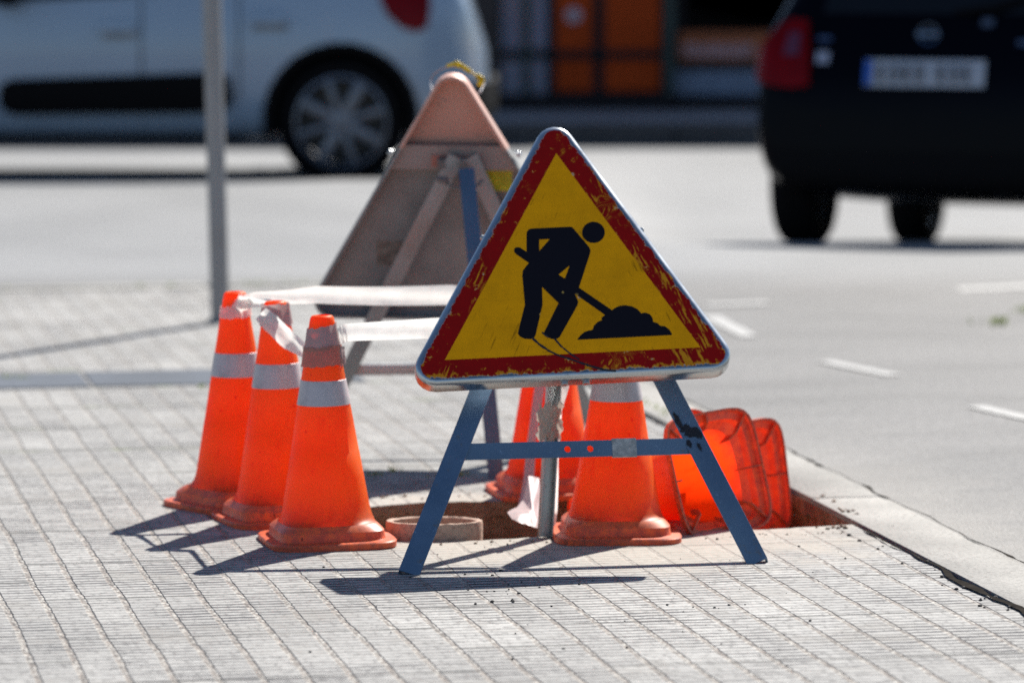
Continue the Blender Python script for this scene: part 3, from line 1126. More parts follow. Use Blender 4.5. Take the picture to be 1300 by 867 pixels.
ORANGE = mat_cone('orange_plastic', (1.0, 0.25, 0.02), (0.45, 0.075, 0.03), 0.3)
ORANGEB = mat_cone('thick_orange_plastic', (0.98, 0.19, 0.02), (0.45, 0.075, 0.03), 0.3, 0.16)
def mat_band():
    m = NM('grey_reflective_band')
    p = m.obj()
    x, y, z = m.sep(p)[0:3]
    th = m.math('ARCTAN2', y, x)
    h1 = m.math('SINE', m.math('ADD', m.math('MULTIPLY', th, 90), m.math('MULTIPLY', z, 1100)))
    h2 = m.math('SINE', m.math('SUBTRACT', m.math('MULTIPLY', th, 90), m.math('MULTIPLY', z, 1100)))
    hat = m.step(m.math('MAXIMUM', h1, h2), 0.55, 0.95)
    a = m.noise(p, 18, 5, 0.65)
    c = m.mix(hat, (0.44, 0.395, 0.42), (0.62, 0.565, 0.59))
    c = m.mix(m.step(a, 0.5, 0.75, 0.0, 0.6), c, (0.26, 0.235, 0.25))
    m.set(**{'Base Color': c, 'Roughness': 0.4, 'Metallic': 0.1})
    return m.m


BANDM = mat_band()


def mat_tape(name, col, tl):
    m = NM(name)
    p = m.obj()
    a = m.noise(p, 30, 4, 0.6)
    c = m.mix(m.step(a, 0.35, 0.7), tuple(q * 0.9 for q in col), col)
    m.set(**{'Base Color': c, 'Roughness': 0.4})
    t = m.n('ShaderNodeBsdfTranslucent')
    m.put(t.inputs[0], c)
    mx = m.n('ShaderNodeMixShader')
    mx.inputs[0].default_value = tl
    m.t.links.new(m.b.outputs[0], mx.inputs[1])
    m.t.links.new(t.outputs[0], mx.inputs[2])
    m.t.links.new(mx.outputs[0], m.out.inputs[0])
    return m.m


WHITE = mat_tape('white_plastic_tape', (0.86, 0.86, 0.83), 0.5)
OLDTAPE = mat_tape('dirty_clear_tape', (0.46, 0.38, 0.37), 0.3)
PINKT = mat_tape('thin_white_tape', (0.62, 0.52, 0.52), 0.35)


def cone_r(h):
    return 0.0985 - 0.1675 * (h - 0.09)


CHAM, HB = 0.022, 0.146


def build_cone():
    root = empty('traffic_cone')
    bm = bmesh.new()
    # foot plate: thin open-bottomed rim
    n = 64

    rings = [superell(HB - 0.006, 5.5, 0, 0.004, n), superell(HB - 0.005, 5.5, 0, 0.0, n), superell(HB, 5.5, 0, 0.0, n), superell(HB + 0.0005, 5.5, 0, 0.0125, n), superell(HB - 0.002, 5.5, 0, 0.015, n),
             superell(0.1235, 6, 0, 0.0175, n), superell(0.1215, 6, 0, 0.022, n), superell(0.12, 6, 0, 0.036, n), superell(0.1125, 5, 0, 0.045, n), superell(0.1065, 4.2, 0, 0.0505, n)]
    add_loft(bm, rings)
    # moulded ribs under the base, seen when a cone lies on its side
    for k in range(8):
        t = math.pi / 4 * k
        d = Vector((math.cos(t), math.sin(t), 0))
        far = (HB - 0.006) if k % 2 == 0 else HB * 2 ** 0.5 * 0.86
        s_ = Vector((-d.y, d.x, 0)) * 0.0016
        pr = [(far, 0.003), (far, 0.014), (0.117, 0.017), (0.112 if k % 2 == 0 else 0.118, 0.036), (0.102, 0.05), (0.097, 0.05), (0.104, 0.02), (0.12, 0.003)]
        for sg in (-1, 1):
            bm.faces.new([bm.verts.new(d * a + Vector((0, 0, b)) + s_ * sg) for a, b in pr])
        for i in range(len(pr)):
            a, b = pr[i], pr[(i + 1) % len(pr)]
            bm.faces.new([bm.verts.new(q) for q in (d * a[0] + Vector((0, 0, a[1])) - s_, d * b[0] + Vector((0, 0, b[1])) - s_, d * b[0] + Vector((0, 0, b[1])) + s_, d * a[0] + Vector((0, 0, a[1])) + s_)])
    link('base', bm, ORANGEB, root, 32)
    bm = bmesh.new()
    prof = [(cone_r(h), h) for h in (0.095, 0.15, 0.21, 0.2105, 0.28, 0.36, 0.44, 0.50)] + [(0.0285, 0.508), (0.0265, 0.516), (0.023, 0.520), (0.018, 0.521), (0.015, 0.518), (0.015, 0.5)]
    prof[3] = (cone_r(0.2105) - 0.0006, 0.2105)
    add_loft(bm, [superell(0.1065, 4.2, 0, 0.0505, n), superell(0.1075, 2.5, 0, 0.054, n), superell(0.104, 2.15, 0, 0.064, n), superell(cone_r(0.09) + 0.0015, 2, 0, 0.082, n)] + [superell(r, 2, 0, z, n) for r, z in prof])
    link('body', bm, ORANGE, root, 50)
    bm = bmesh.new()
    b0, b1 = 0.318, 0.375
    lathe(bm, [(cone_r(b0) + 0.0002, b0), (cone_r(b0) + 0.0013, b0 + 0.0005), (cone_r(b1) + 0.0013, b1 - 0.0005), (cone_r(b1) + 0.0002, b1)], 48)
    link('reflective_band', bm, BANDM, root, 50)
    return root


def copy_tree(o, parent=None):
    c = o.copy()
    COL.objects.link(c)
    if parent:
        c.parent = parent
    for ch in list(o.children):
        copy_tree(ch, c)
    return c


proto = build_cone()
CG = 'orange traffic cones around the pit'
CONES = {}


def place(key, loc, rotz, lean, label, first=False):
    o = proto if first else copy_tree(proto)
    # lean: small tilt to the left of the picture
    q = Quaternion((0, 1, 0), R(lean)) @ Quaternion((0, 0, 1), R(rotz))
    o.rotation_mode = 'QUATERNION'
    o.rotation_quaternion = q
    o.location = loc
    tag(o, label, 'traffic cone', CG)
    CONES[key] = o
    return o


place('near', G(415, 688), 13, -1.0, 'upright orange cone with dirty clear tape wound below its tip, nearest of three', True)
place('mid', G(357, 660), 20, -1.2, 'upright orange cone with grey taped tip, standing between two other cones')
place('left', G(302, 642), 38, -0.4, 'upright orange cone with white tape round its tip, furthest left and behind the other two')
place('right', G(781, 681), 4, 0.3, 'upright orange cone standing under the front sign beside the fallen cones')
place('rear', G(698, 626), 12, -0.4, 'upright orange cone at the far pit edge, half hidden behind the galvanised sign stay')


def place_fallen(key, C_, t, roll_, label):
    o = copy_tree(proto)
    t = Vector(t).normalized()
    x = t.cross(Vector((0, 0, 1))).normalized()
    y = t.cross(x)
    x2 = x * math.cos(R(roll_)) + y * math.sin(R(roll_))
    y2 = t.cross(x2)
    o.matrix_world = frame_m(C_, x2, y2, t)
    tag(o, label, 'traffic cone', CG)
    CONES[key] = o
    return o


place_fallen('lie1', AtY(914, 600, 10.03), (-0.64, 0.72, -0.26), -3, 'cone lying on its side in the pit, open ribbed base towards the viewer')
place_fallen('lie2', AtY(950, 612, 10.42), (-0.68, 0.70, -0.10), -4, 'fallen cone half hidden behind another open base, at the right end of the pit')
c2 = AtY(950, 612, 10.42) + Vector((-0.68, 0.70, -0.10)).normalized() * 0.13 + Vector((0, 0, 0.012))
place_fallen('lie3', c2, (-0.68, 0.70, -0.08), 24, 'fallen cone of which only a base corner shows above the two other lying cones')


# tape wound round the cone tips: children of the cone they stick to
def wrap(cone, name, h0, h1, mat, wob=0.004, seed=1, off=0.002, tilt=0.0):
    r_ = random.Random(seed)
    bm = bmesh.new()
    n = 40
    rows = 6
    rings = []
    e0 = [r_.uniform(-wob, wob) for _ in range(n)]
    e1_ = [r_.uniform(-wob, wob) for _ in range(n)]
    for k in range(rows):
        ring = []
        for i in range(n):
            t = 2 * math.pi * i / n
            a, b = h0 + e0[i] + tilt * math.cos(t), h1 + e1_[i] + tilt * math.cos(t)
            h = a + (b - a) * k / (rows - 1)
            h = min(h, 0.517)
            r = cone_r(min(h, 0.5)) + off + r_.uniform(0, 0.0016) + 0.0012 * math.sin(5 * t + 9 * h)
            ring.append(Vector((r * math.cos(t), r * math.sin(t), h)))
        rings.append(ring)
    add_loft(bm, rings)
    return link(name, bm, mat, cone, 50)


wrap(CONES['near'], 'tape_wrap', 0.445, 0.498, OLDTAPE, 0.0025, 4, 0.002, 0.006)
wrap(CONES['near'], 'tape_wrap', 0.408, 0.452, mat_tape('thin_grey_pink_tape', (0.55, 0.26, 0.20), 0.4), 0.002, 5, 0.004, 0.002)
wrap(CONES['mid'], 'tape_wrap', 0.466, 0.516, OLDTAPE, 0.004, 8, 0.003)
wrap(CONES['left'], 'tape_wrap', 0.462, 0.49, WHITE, 0.003, 9, 0.003, 0.004)
bm = bmesh.new()                # loose tape flap on the nearest cone
fl = [(0.03, -0.026, 0.452), (0.046, -0.022, 0.45), (0.05, -0.018, 0.41), (0.034, -0.036, 0.405)]
bm.faces.new([bm.verts.new(q) for q in fl])
bmesh.ops.subdivide_edges(bm, edges=bm.edges, cuts=3, use_grid_fill=True)
for v_ in bm.verts:
    v_.co += Vector((rr.uniform(-.001, .001), rr.uniform(-.002, .002), 0))
fo = link('tape_flap', bm, OLDTAPE, CONES['near'], 60)
bpy.context.view_layer.update()


# ------------------------------------------------------------------ barrier tape
def ribbon(name, pts, wds, mat, label, ups=None, sag=0.0, seg=16, jit=0.0012, cat='barrier tape', fold=0.0):
    r_ = random.Random(len(pts) * 13 + int(pts[0].x * 100))
    P_ = []
    m_ = len(pts) - 1
    for i in range(m_):
        a, b = pts[i], pts[i + 1]
        p_, q_ = pts[max(i - 1, 0)], pts[min(i + 2, m_)]
        for k in range(seg):
            t = k / seg
            lin = a.lerp(b, t)
            P_.append((lin + Vector((0, 0, -sag * 4 * t * (1 - t))), i + t))
    P_.append((pts[-1], m_))
    bm = bmesh.new()
    rows = []
    nw = 6
    for j, (c, s_) in enumerate(P_):
        i = min(int(s_), m_ - 1)
        t = s_ - i
        wd = wds[i] + (wds[i + 1] - wds[i]) * t
        d = (P_[min(j + 1, len(P_) - 1)][0] - P_[max(j - 1, 0)][0]).normalized()
        up = Vector((0, 0, 1))
        if ups:
            up = ups[i].lerp(ups[i + 1], t)
        up = (up - d * up.dot(d)).normalized()
        n_ = d.cross(up)
        row = []
        for k in range(nw):
            f = k / (nw - 1) - 0.5
            row.append(bm.verts.new(c + up * f * wd + n_ * (fold * math.sin(f * 7 + s_ * 2.3) * wd + r_.uniform(-jit, jit))))
        rows.append(row)
    for a, b in zip(rows, rows[1:]):
        for k in range(nw - 1):
            bm.faces.new((a[k], b[k], b[k + 1], a[k + 1]))
    o = link(name, bm, mat, None, 70)
    return tag(o, label, cat, 'white barrier tape strung between the cones')


def cone_pt(key, h, ang, off=0.006):
    mw = CONES[key].matrix_world
    base = mw.translation
    ax = mw.to_3x3() @ Vector((0, 0, 1))
    c = base + ax * h
    r = cone_r(min(h, 0.5)) + off
    return c + Vector((math.cos(R(ang)), math.sin(R(ang)), 0)) * r


UPZ = Vector((0, 0, 1))
Y3 = CONES['left'].location.y
Y2 = CONES['mid'].location.y
Y1 = CONES['near'].location.y
YR = CONES['rear'].location.y
ribbon('barrier_tape', [AtY(302, 379, Y3 - 0.035), AtY(325, 377, Y3 - 0.03), AtY(400, 374, Y3 + 0.0), AtY(570, 374.5, Y3 + 0.11), AtY(690, 372, YR - 0.03)],
       [0.018, 0.025, 0.042, 0.049, 0.03], WHITE, 'white tape strip running from the leftmost cone tip across the sign back', sag=0.003, fold=0.05)
ribbon('barrier_tape', [cone_pt('near', 0.474, -20), AtY(440, 422, Y1 + 0.0), AtY(550, 416.5, Y1 + 0.03), AtY(765, 404, CONES['right'].location.y - 0.02)],
       [0.040, 0.040, 0.047, 0.03], WHITE, 'white tape strip running from the nearest taped cone to behind the front sign', sag=0.0003, fold=0.04)
ribbon('barrier_tape', [AtY(290, 393, Y3 - 0.02), AtY(305, 387, Y3 - 0.045), AtY(318, 384, Y3 - 0.04), AtY(344, 384, Y2 + 0.03)], [0.03, 0.034, 0.026, 0.016], WHITE,
       'short white tape length twisted between the leftmost cone and the grey tipped cone', fold=0.15, seg=8)
ribbon('barrier_tape', [AtY(331, 398, Y2 - 0.045), AtY(345, 412, Y2 - 0.052), AtY(368, 432, Y2 - 0.09), AtY(389, 447, Y1 - 0.01)], [0.036, 0.047, 0.045, 0.03], WHITE,
       'white tape length drooping across the grey tipped cone to the nearest cone', fold=0.12, seg=8,
       ups=[Vector((0.1, 0, 1)), Vector((0.3, 0, 1)), Vector((0.4, 0, 1)), Vector((0.3, 0, 1))])
# strips that hang down by the rear stay
yb = YR - 0.115
ribbon('barrier_tape', [AtY(689, 430, yb + 0.07), AtY(685, 492, yb + 0.04), AtY(675, 560, yb + 0.0), AtY(671, 610, yb - 0.06), AtY(673, 640, yb - 0.1), AtY(683, 660, 10.05)],
       [0.026, 0.026, 0.022, 0.026, 0.06, 0.09], PINKT, 'thin translucent tape hanging down the front of the half hidden rear cone', fold=0.1,
       ups=[Vector((1, 0, 0.1))] * 6, seg=8)
ribbon('barrier_tape', [AtY(722, 470, 9.99), AtY(716, 492, 9.96), AtY(708, 520, 9.94), AtY(704, 570, 9.95), AtY(703, 610, 9.97), AtY(702, 650, 9.98), AtY(700, 676, 9.95)],
       [0.02, 0.022, 0.02, 0.02, 0.022, 0.02, 0.016], WHITE, 'narrow white tape end hanging straight down behind the galvanised stay', fold=0.1, ups=[Vector((1, 0.1, 0))] * 7, seg=8)


def crumple(name, centre, sx, sz, mat, label, seed, depth=0.02, cat='tape scrap', wrapr=0.02):
    r_ = random.Random(seed)
    bm = bmesh.new()
    nx, nz = 21, 21
    g = {}
    sw = lambda k, f: 0.10 * math.sin(k * f + seed) + 0.06 * math.sin(k * f * 2.7 + seed * 2)
    top = [sw(i, 0.55) for i in range(nx)]
    bot = [sw(i, 0.7) for i in range(nx)]
    lef = [sw(i, 0.6) for i in range(nz)]
    for i in range(nx):
        for j in range(nz):
            a, b = i / (nx - 1) - 0.5, j / (nz - 1) - 0.5
            a2 = a + (lef[j] if a < 0 else -lef[-j]) * abs(a) * 1.2
            b2 = b + (top[i] * max(0, b) + bot[i] * max(0, -b)) * 1.6
            fold = abs(((a * 2.3 + b * 3.1 + seed) % 1.0) - 0.5) + 0.7 * abs(((b * 2.1 - a * 2.9 + seed * 0.3) % 1.0) - 0.5)
            yv = -math.cos(a * 2.6) * wrapr + depth * 0.35 * fold
            g[i, j] = bm.verts.new(centre + Vector((a2 * sx, yv, b2 * sz)))
    for i in range(nx - 1):
        for j in range(nz - 1):
            bm.faces.new((g[i, j], g[i + 1, j], g[i + 1, j + 1], g[i, j + 1]))
    o = link(name, bm, mat, None, 25)
    return tag(o, label, cat)


crumple('tape_scrap', AtY(698, 535, 9.93), 0.056, 0.085, mat_tape('torn_grey_tape', (0.48, 0.43, 0.37), 0.35), 'torn greyish tape rag wound round the galvanised stay under the sign', 3)
bm = bmesh.new()
out_ = [(671, 604, 10.33), (684, 606, 10.33), (688, 632, 10.25), (690, 655, 10.12), (690, 672, 10.03), (676, 668, 10.02), (662, 664, 10.0), (650, 659, 10.02), (644, 650, 10.08), (656, 643, 10.16), (664, 634, 10.24)]
cen = bm.verts.new(AtY(676, 648, 10.08))
vv = [bm.verts.new(AtY(*q)) for q in out_]
for i in range(len(vv)):
    bm.faces.new((cen, vv[i], vv[(i + 1) % len(vv)]))
bmesh.ops.subdivide_edges(bm, edges=bm.edges, cuts=3, use_grid_fill=True, smooth=0.25)
for v_ in bm.verts:
    v_.co.y += 0.008 * math.sin(v_.co.x * 190 + v_.co.z * 60) + 0.005 * math.sin(v_.co.z * 170 - v_.co.x * 70)
tag(link('tape_scrap', bm, PINKT, None, 60), 'loose end of white tape sagging over the edge of the pit', 'tape scrap')

# clear tape loop with yellow scraps on the far sign's tip
bm = bmesh.new()
ly = CS.y - 0.06
lc = [(546, 103), (548, 115), (556, 124), (568, 128), (582, 129), (598, 126), (610, 117), (615, 106), (611, 99), (600, 92), (585, 85), (572, 84), (560, 88), (550, 95)]
lp = []
for i, q in enumerate(lc):
    front = 0.03 if q[1] > 110 else -0.05
    lp.append(AtY(*q, ly - front))
rows = []
for i, q in enumerate(lp):
    k = 0.010 if lc[i][1] > 95 else 0.006
    rows.append((bm.verts.new(q - Vector((0, 0, k * 0.35))), bm.verts.new(q + Vector((0, 0.002, k * 0.35)))))
for i in range(len(rows)):
    a, b = rows[i], rows[(i + 1) % len(rows)]
    bm.faces.new((a[0], b[0], b[1], a[1]))
tl = empty('tape_loop', tuple(lp[3]), 'clear tape loop with yellow scraps hung over the tip of the back-turned sign', 'tape loop')
bm.transform(T(*(-lp[3])))
clr = NM('clear_film')
clr.set(**{'Base Color': (0.75, 0.75, 0.78), 'Roughness': 0.15, 'Transmission Weight': 0.35, 'IOR': 1.2})
link('film_loop', bm, clr.m, tl, 80)
bm = bmesh.new()
tube(bm, [q - lp[3] for q in lp] + [lp[0] - lp[3]], 0.0022, 6)
link('loop_edge', bm, simple('grey_film_edge', (0.30, 0.28, 0.29), 0.3), tl, 60)
bm = bmesh.new()
for a, b, w_ in ((0, 1, 0.008), (1, 2, 0.015), (2, 3, 0.012), (3, 4, 0.005), (4, 5, 0.014), (5, 6, 0.016)):
    pts = [(568, 84), (578, 81), (586, 84), (597, 91), (606, 97), (612, 100), (609, 109)]
    p0, p1 = AtY(*pts[a], ly + 0.045) - lp[3], AtY(*pts[b], ly + 0.045) - lp[3]
    add_box(bm, (p1 - p0).length + 0.004, 0.004, w_, frame_m((p0 + p1) / 2, (p1 - p0).normalized(), Vector((0, 1, 0)), (p1 - p0).normalized().cross(Vector((0, 1, 0)))), 0.001)
link('yellow_scrap', bm, mat_tape('yellow_tape', (0.62, 0.55, 0.02), 0.4), tl)

# ------------------------------------------------------------------ concrete pipe collar in the pit
cc = G(550.5, 688) + Vector((0, 0.085, 0))
pc = empty('pipe_collar', (cc.x, cc.y, -0.12), 'short terracotta coloured pipe end standing in the pit behind the leaning leg', 'pipe')
bm = bmesh.new()
n = 48
rings = []
for (r, z) in ((0.111, 0.0), (0.112, 0.152), (0.110, 0.158), (0.104, 0.159), (0.097, 0.156), (0.096, 0.0)):
    rings.append([Vector((r * (1 + rr.uniform(-.002, .002)) * math.cos(2 * math.pi * i / n), r * (1 + rr.uniform(-.002, .002)) * math.sin(2 * math.pi * i / n), z + (rr.uniform(-0.0008, 0.0008) if z > 0.1 else 0))) for i in range(n)])
add_loft(bm, rings + [rings[0]])
for v_ in bm.verts:
    v_.co.y *= 0.62
link('collar_ring', bm, mat_concrete('pipe_terracotta', (0.45, 0.32, 0.25)), pc, 40)
bm = bmesh.new()
lathe(bm, [(0.0955, 0.10), (0.05, 0.095), (0.001, 0.094)], 32, Matrix.Scale(0.62, 4, (0, 1, 0)))
link('silted_fill', bm, EARTH, pc, 60)

# ------------------------------------------------------------------ street pole
pf = G(280, 409)
pole = empty('street_pole', tuple(pf), 'bare grey steel pole standing on the pavement in front of the white car', 'pole')
pole.rotation_euler = (R(-0.4), R(-1.2), 0)
bm = bmesh.new()
lathe(bm, [(0.033, -0.0), (0.033, 2.62), (0.031, 2.63)], 32, Matrix(), False, True)
link('shaft', bm, POLE, pole, 40)
bm = bmesh.new()
lathe(bm, [(0.0345, 2.60), (0.0345, 2.64), (0.028, 2.655), (0.002, 2.66)], 32)
link('cap', bm, simple('black_cap', (0.03, 0.03, 0.03), 0.5), pole, 40)
bm = bmesh.new()
lathe(bm, [(0.05, 0.0), (0.047, 0.008), (0.034, 0.014)], 28)
link('footing', bm, KERB, pole, 40)

# ------------------------------------------------------------------ crumbs and weeds (stuff)
bm = bmesh.new()
r_ = random.Random(21)


def crumb(p, s):
    b2 = bmesh.new()
    bmesh.ops.create_icosphere(b2, subdivisions=1, radius=s)
    for v_ in b2.verts:
        v_.co *= r_.uniform(0.55, 1.2)
        v_.co.z *= 0.7
    b2.transform(T(p.x, p.y, p.z + s * 0.35))
    join(bm, b2)


for i in range(75):
    px, py = r_.gauss(760, 200), r_.gauss(765, 40)
    if 560 < py < 860:
        crumb(G(px, py), r_.choice((0.0014, 0.0018, 0.0024, 0.004)))
for i in range(16):
    crumb(G(r_.gauss(640, 26), r_.gauss(752, 12)), r_.choice((0.002, 0.003, 0.005)))
for i in range(12):
    crumb(G(r_.gauss(1090, 60), r_.gauss(690, 18)), r_.choice((0.0015, 0.002, 0.0035)))
for i in range(26):
    v_ = r_.uniform(8.3, 9.6)
    crumb(W(2.70 + r_.uniform(-0.05, 0.02), v_), r_.choice((0.003, 0.004, 0.006)))
link('dark_crumbs', bm, simple('asphalt_crumbs', (0.045, 0.043, 0.045), 0.9), None, None, 'stuff')

bm = bmesh.new()
for i in range(70):
    crumb(W(r_.uniform(1.6, 2.7), 9.655 - abs(r_.gauss(0, 0.03)), 0.0), r_.choice((0.0015, 0.002, 0.003, 0.0045)))
for i in range(40):
    crumb(W(r_.uniform(1.5, 2.6), 10.375 + abs(r_.gauss(0, 0.03)), 0.0), r_.choice((0.003, 0.004, 0.007)))
for i in range(14):
    crumb(W(2.735 + abs(r_.gauss(0, 0.03)), r_.uniform(9.75, 10.35), 0.001), r_.choice((0.002, 0.003, 0.005, 0.007)))
for i in range(60):
    crumb(W(r_.uniform(1.62, 2.68), r_.uniform(9.95, 10.28), -0.15), r_.choice((0.01, 0.015, 0.025, 0.035)))
for i in range(10):
    crumb(W(r_.uniform(2.60, 2.70), r_.uniform(9.69, 9.73), 0.0), r_.choice((0.004, 0.006, 0.008)))
link('rubble', bm, mat_concrete('rubble_mortar', (0.30, 0.235, 0.18), 1.5, 0.95), None, None, 'stuff')

bm = bmesh.new()


def blades(c, n, spread, hgt):
    for i in range(n):
        a = r_.uniform(0, 6.28)
        p = c + Vector((r_.gauss(0, spread), r_.gauss(0, spread * 0.5), 0))
        d = Vector((math.cos(a), math.sin(a), 0)) * r_.uniform(0.2, 0.9) * hgt
        s_ = Vector((-math.sin(a), math.cos(a), 0)) * 0.003
        h = hgt * r_.uniform(0.5, 1.1)
        q = [p - s_, p + s_, p + d * 0.5 + Vector((0, 0, h * 0.8)) + s_ * 0.8, p + d + Vector((0, 0, h)), p + d * 0.5 + Vector((0, 0, h * 0.8)) - s_ * 0.8]
        bm.faces.new([bm.verts.new(x_) for x_ in q])


blades(G(1263, 412), 22, 0.028, 0.03)
blades(G(1302, 396), 16, 0.025, 0.025)
for i in range(70):
    u_ = r_.uniform(-7, 2.5)
    blades(W(u_, VFAR + r_.uniform(-0.01, 0.13), 0.005), 5, 0.05, 0.015)
for px, py in ((503, 598), (560, 606), (584, 603), (660, 604), (705, 601), (480, 603), (8, 480), (30, 481), (255, 492)):
    blades(G(px, py), 8, 0.012, 0.012)
for i in range(24):
    t = i / 23
    blades(G(800 + 60 * t, 505 + 25 * t), 2, 0.012, 0.010)
link('weeds', bm, mat_tape('weed_green', (0.22, 0.28, 0.07), 0.5), None, None, 'stuff')

# ------------------------------------------------------------------ cars
def car_section(x, zu, zt, w_, wr, zbelt=0.93):
    zb = min(zt - 0.03, zbelt)
    half = [(0.0, zu), (w_ * 0.8, zu), (w_ * 0.955, zu + 0.07 * min(1, (zb - zu) / 0.4)), (w_ * 0.995, zu + 0.40 * (zb - zu)), (w_ * 0.99, zu + 0.72 * (zb - zu)), (w_ * 0.955, zb),
            ((w_ * 0.955 + wr) / 2 + 0.012, (zb + zt) / 2), (wr, zt - 0.055 * min(1, (zt - zb) / 0.3)), (wr * 0.78, zt - 0.008), (0.0, zt)]
    return [Vector((x, y, z)) for y, z in half] + [Vector((x, -y, z)) for y, z in reversed(half[1:-1])]


def mesh_eval(o):
    dg = bpy.context.evaluated_depsgraph_get()
    dg.update()
    return bpy.data.meshes.new_from_object(o.evaluated_get(dg))


def car_body(stations, wells, mat, parent, zbelt):
    bm = bmesh.new()
    add_loft(bm, [car_section(*s_, zbelt) for s_ in stations], True, True, True)
    bmesh.ops.recalc_face_normals(bm, faces=bm.faces)
    o = link('body', bm, mat, None)
    md = o.modifiers.new('s', 'SUBSURF')
    md.levels = md.render_levels = 2
    cuts = []
    for (x, z, r, y0, y1) in wells:
        b2 = bmesh.new()
        lathe(b2, [(r, y0), (r, y1)], 40, T(x, 0, z) @ Matrix.Rotation(R(-90), 4, 'X'), True, True)
        bmesh.ops.recalc_face_normals(b2, faces=b2.faces)
        c = link('well', b2, None)
        cuts.append(c)
        mb = o.modifiers.new('b', 'BOOLEAN')
        mb.object = c
        mb.operation = 'DIFFERENCE'
        mb.solver = 'EXACT'
    bpy.context.view_layer.update()
    me = mesh_eval(o)
    o.modifiers.clear()
    old = o.data
    o.data = me
    bpy.data.meshes.remove(old)
    for c in cuts:
        bpy.data.objects.remove(c)
    me.polygons.foreach_set('use_smooth', [True] * len(me.polygons))
    me.set_sharp_from_angle(angle=R(35))
    o.parent = parent
    return o


def decal(body, poly, axis, name, mat, parent, off=0.004, th=0.006, sub=3, sign=1):
    """a thin skin hugging the body: poly in (length, height) for the side, (width, height) for the tail"""
    bm0 = bmesh.new()
    bm0.from_mesh(body.data)
    bv = BVHTree.FromBMesh(bm0)
    bm = bmesh.new()
    vs = []
    for a, b in poly:
        vs.append(bm.verts.new((a, sign * 3, b) if axis == 'y' else (-3, a, b)))
    bm.faces.new(vs)
    bmesh.ops.triangulate(bm, faces=bm.faces)
    bmesh.ops.subdivide_edges(bm, edges=bm.edges, cuts=sub, use_grid_fill=True)
    d = Vector((0, -sign, 0)) if axis == 'y' else Vector((1, 0, 0))
    miss = []
    for v_ in bm.verts:
        hit = bv.ray_cast(v_.co, d)
        if hit[0] is None:
            miss.append(v_)
        else:
            v_.co = hit[0] - d * off
    bmesh.ops.delete(bm, geom=miss, context='VERTS')
    bmesh.ops.solidify(bm, geom=bm.faces[:], thickness=th)
    bmesh.ops.recalc_face_normals(bm, faces=bm.faces)
    bm0.free()
    return link(name, bm, mat, parent, 40)


TYRE = simple('tyre_rubber', (0.005, 0.005, 0.006), 0.85, 0, 0.2, 9, 0.1)
ALLOY = simple('alloy_rim', (0.16, 0.175, 0.21), 0.35, 0.6, 0.2)
DARKPL = simple('black_trim_plastic', (0.004, 0.004, 0.005), 0.7, 0, 0.2, 9, 0.1)
GLASSD = simple('dark_window_glass', (0.004, 0.005, 0.007), 0.08, 0, 0.1, 9, 0.3)
LAMPR = simple('red_lamp_lens', (0.16, 0.0005, 0.003), 0.25, 0, 0.2, 8, 0.12, 0.0)
LAMPW = simple('clear_lamp_lens', (0.5, 0.5, 0.52), 0.15, 0, 0.2)


def wheel(parent, x, y, z, r, wd, rimr, spokes, sgn):
    wh = empty('wheel', (x, y, z))
    wh.parent = parent
    rot = Matrix.Rotation(R(-90), 4, 'X')
    bm = bmesh.new()
    h = wd / 2
    lathe(bm, [(rimr, -h * 0.85), (rimr + 0.02, -h * 0.98), (r - 0.03, -h), (r - 0.008, -h * 0.85), (r, -h * 0.6), (r, h * 0.6), (r - 0.008, h * 0.85), (r - 0.03, h), (rimr + 0.02, h * 0.98), (rimr, h * 0.85), (rimr, -h * 0.85)], 48, rot)
    link('tyre', bm, TYRE, wh, 40)
    bm = bmesh.new()
    lathe(bm, [(rimr + 0.003, -h * 0.8), (rimr - 0.015, -h * 0.7), (rimr - 0.02, h * 0.7), (rimr + 0.003, h * 0.86), (rimr - 0.012, h * 0.9), (rimr - 0.022, h * 0.72)], 48, rot if sgn > 0 else rot @ Matrix.Scale(-1, 4, (0, 0, 1)))
    for k in range(spokes):
        a = 2 * math.pi * k / spokes + 0.3
        mt = Matrix.Rotation(a, 4, 'Y') @ T(rimr * 0.52, sgn * h * 0.62, 0)
        add_box(bm, rimr * 0.98, 0.03, 0.038 + 0.022 * (k % 2), mt, 0.008)
    lathe(bm, [(0.06, h * 0.5), (0.06, h * 0.74), (0.04, h * 0.8), (0.001, h * 0.8)], 24, rot if sgn > 0 else rot @ Matrix.Scale(-1, 4, (0, 0, 1)))
    link('rim', bm, ALLOY, wh, 40)
    bm = bmesh.new()
    lathe(bm, [(0.001, 0.0), (rimr - 0.03, 0.0)], 32, rot)
    link('brake_disc', bm, simple('brake_iron', (0.03, 0.03, 0.03), 0.6), wh)
    return wh


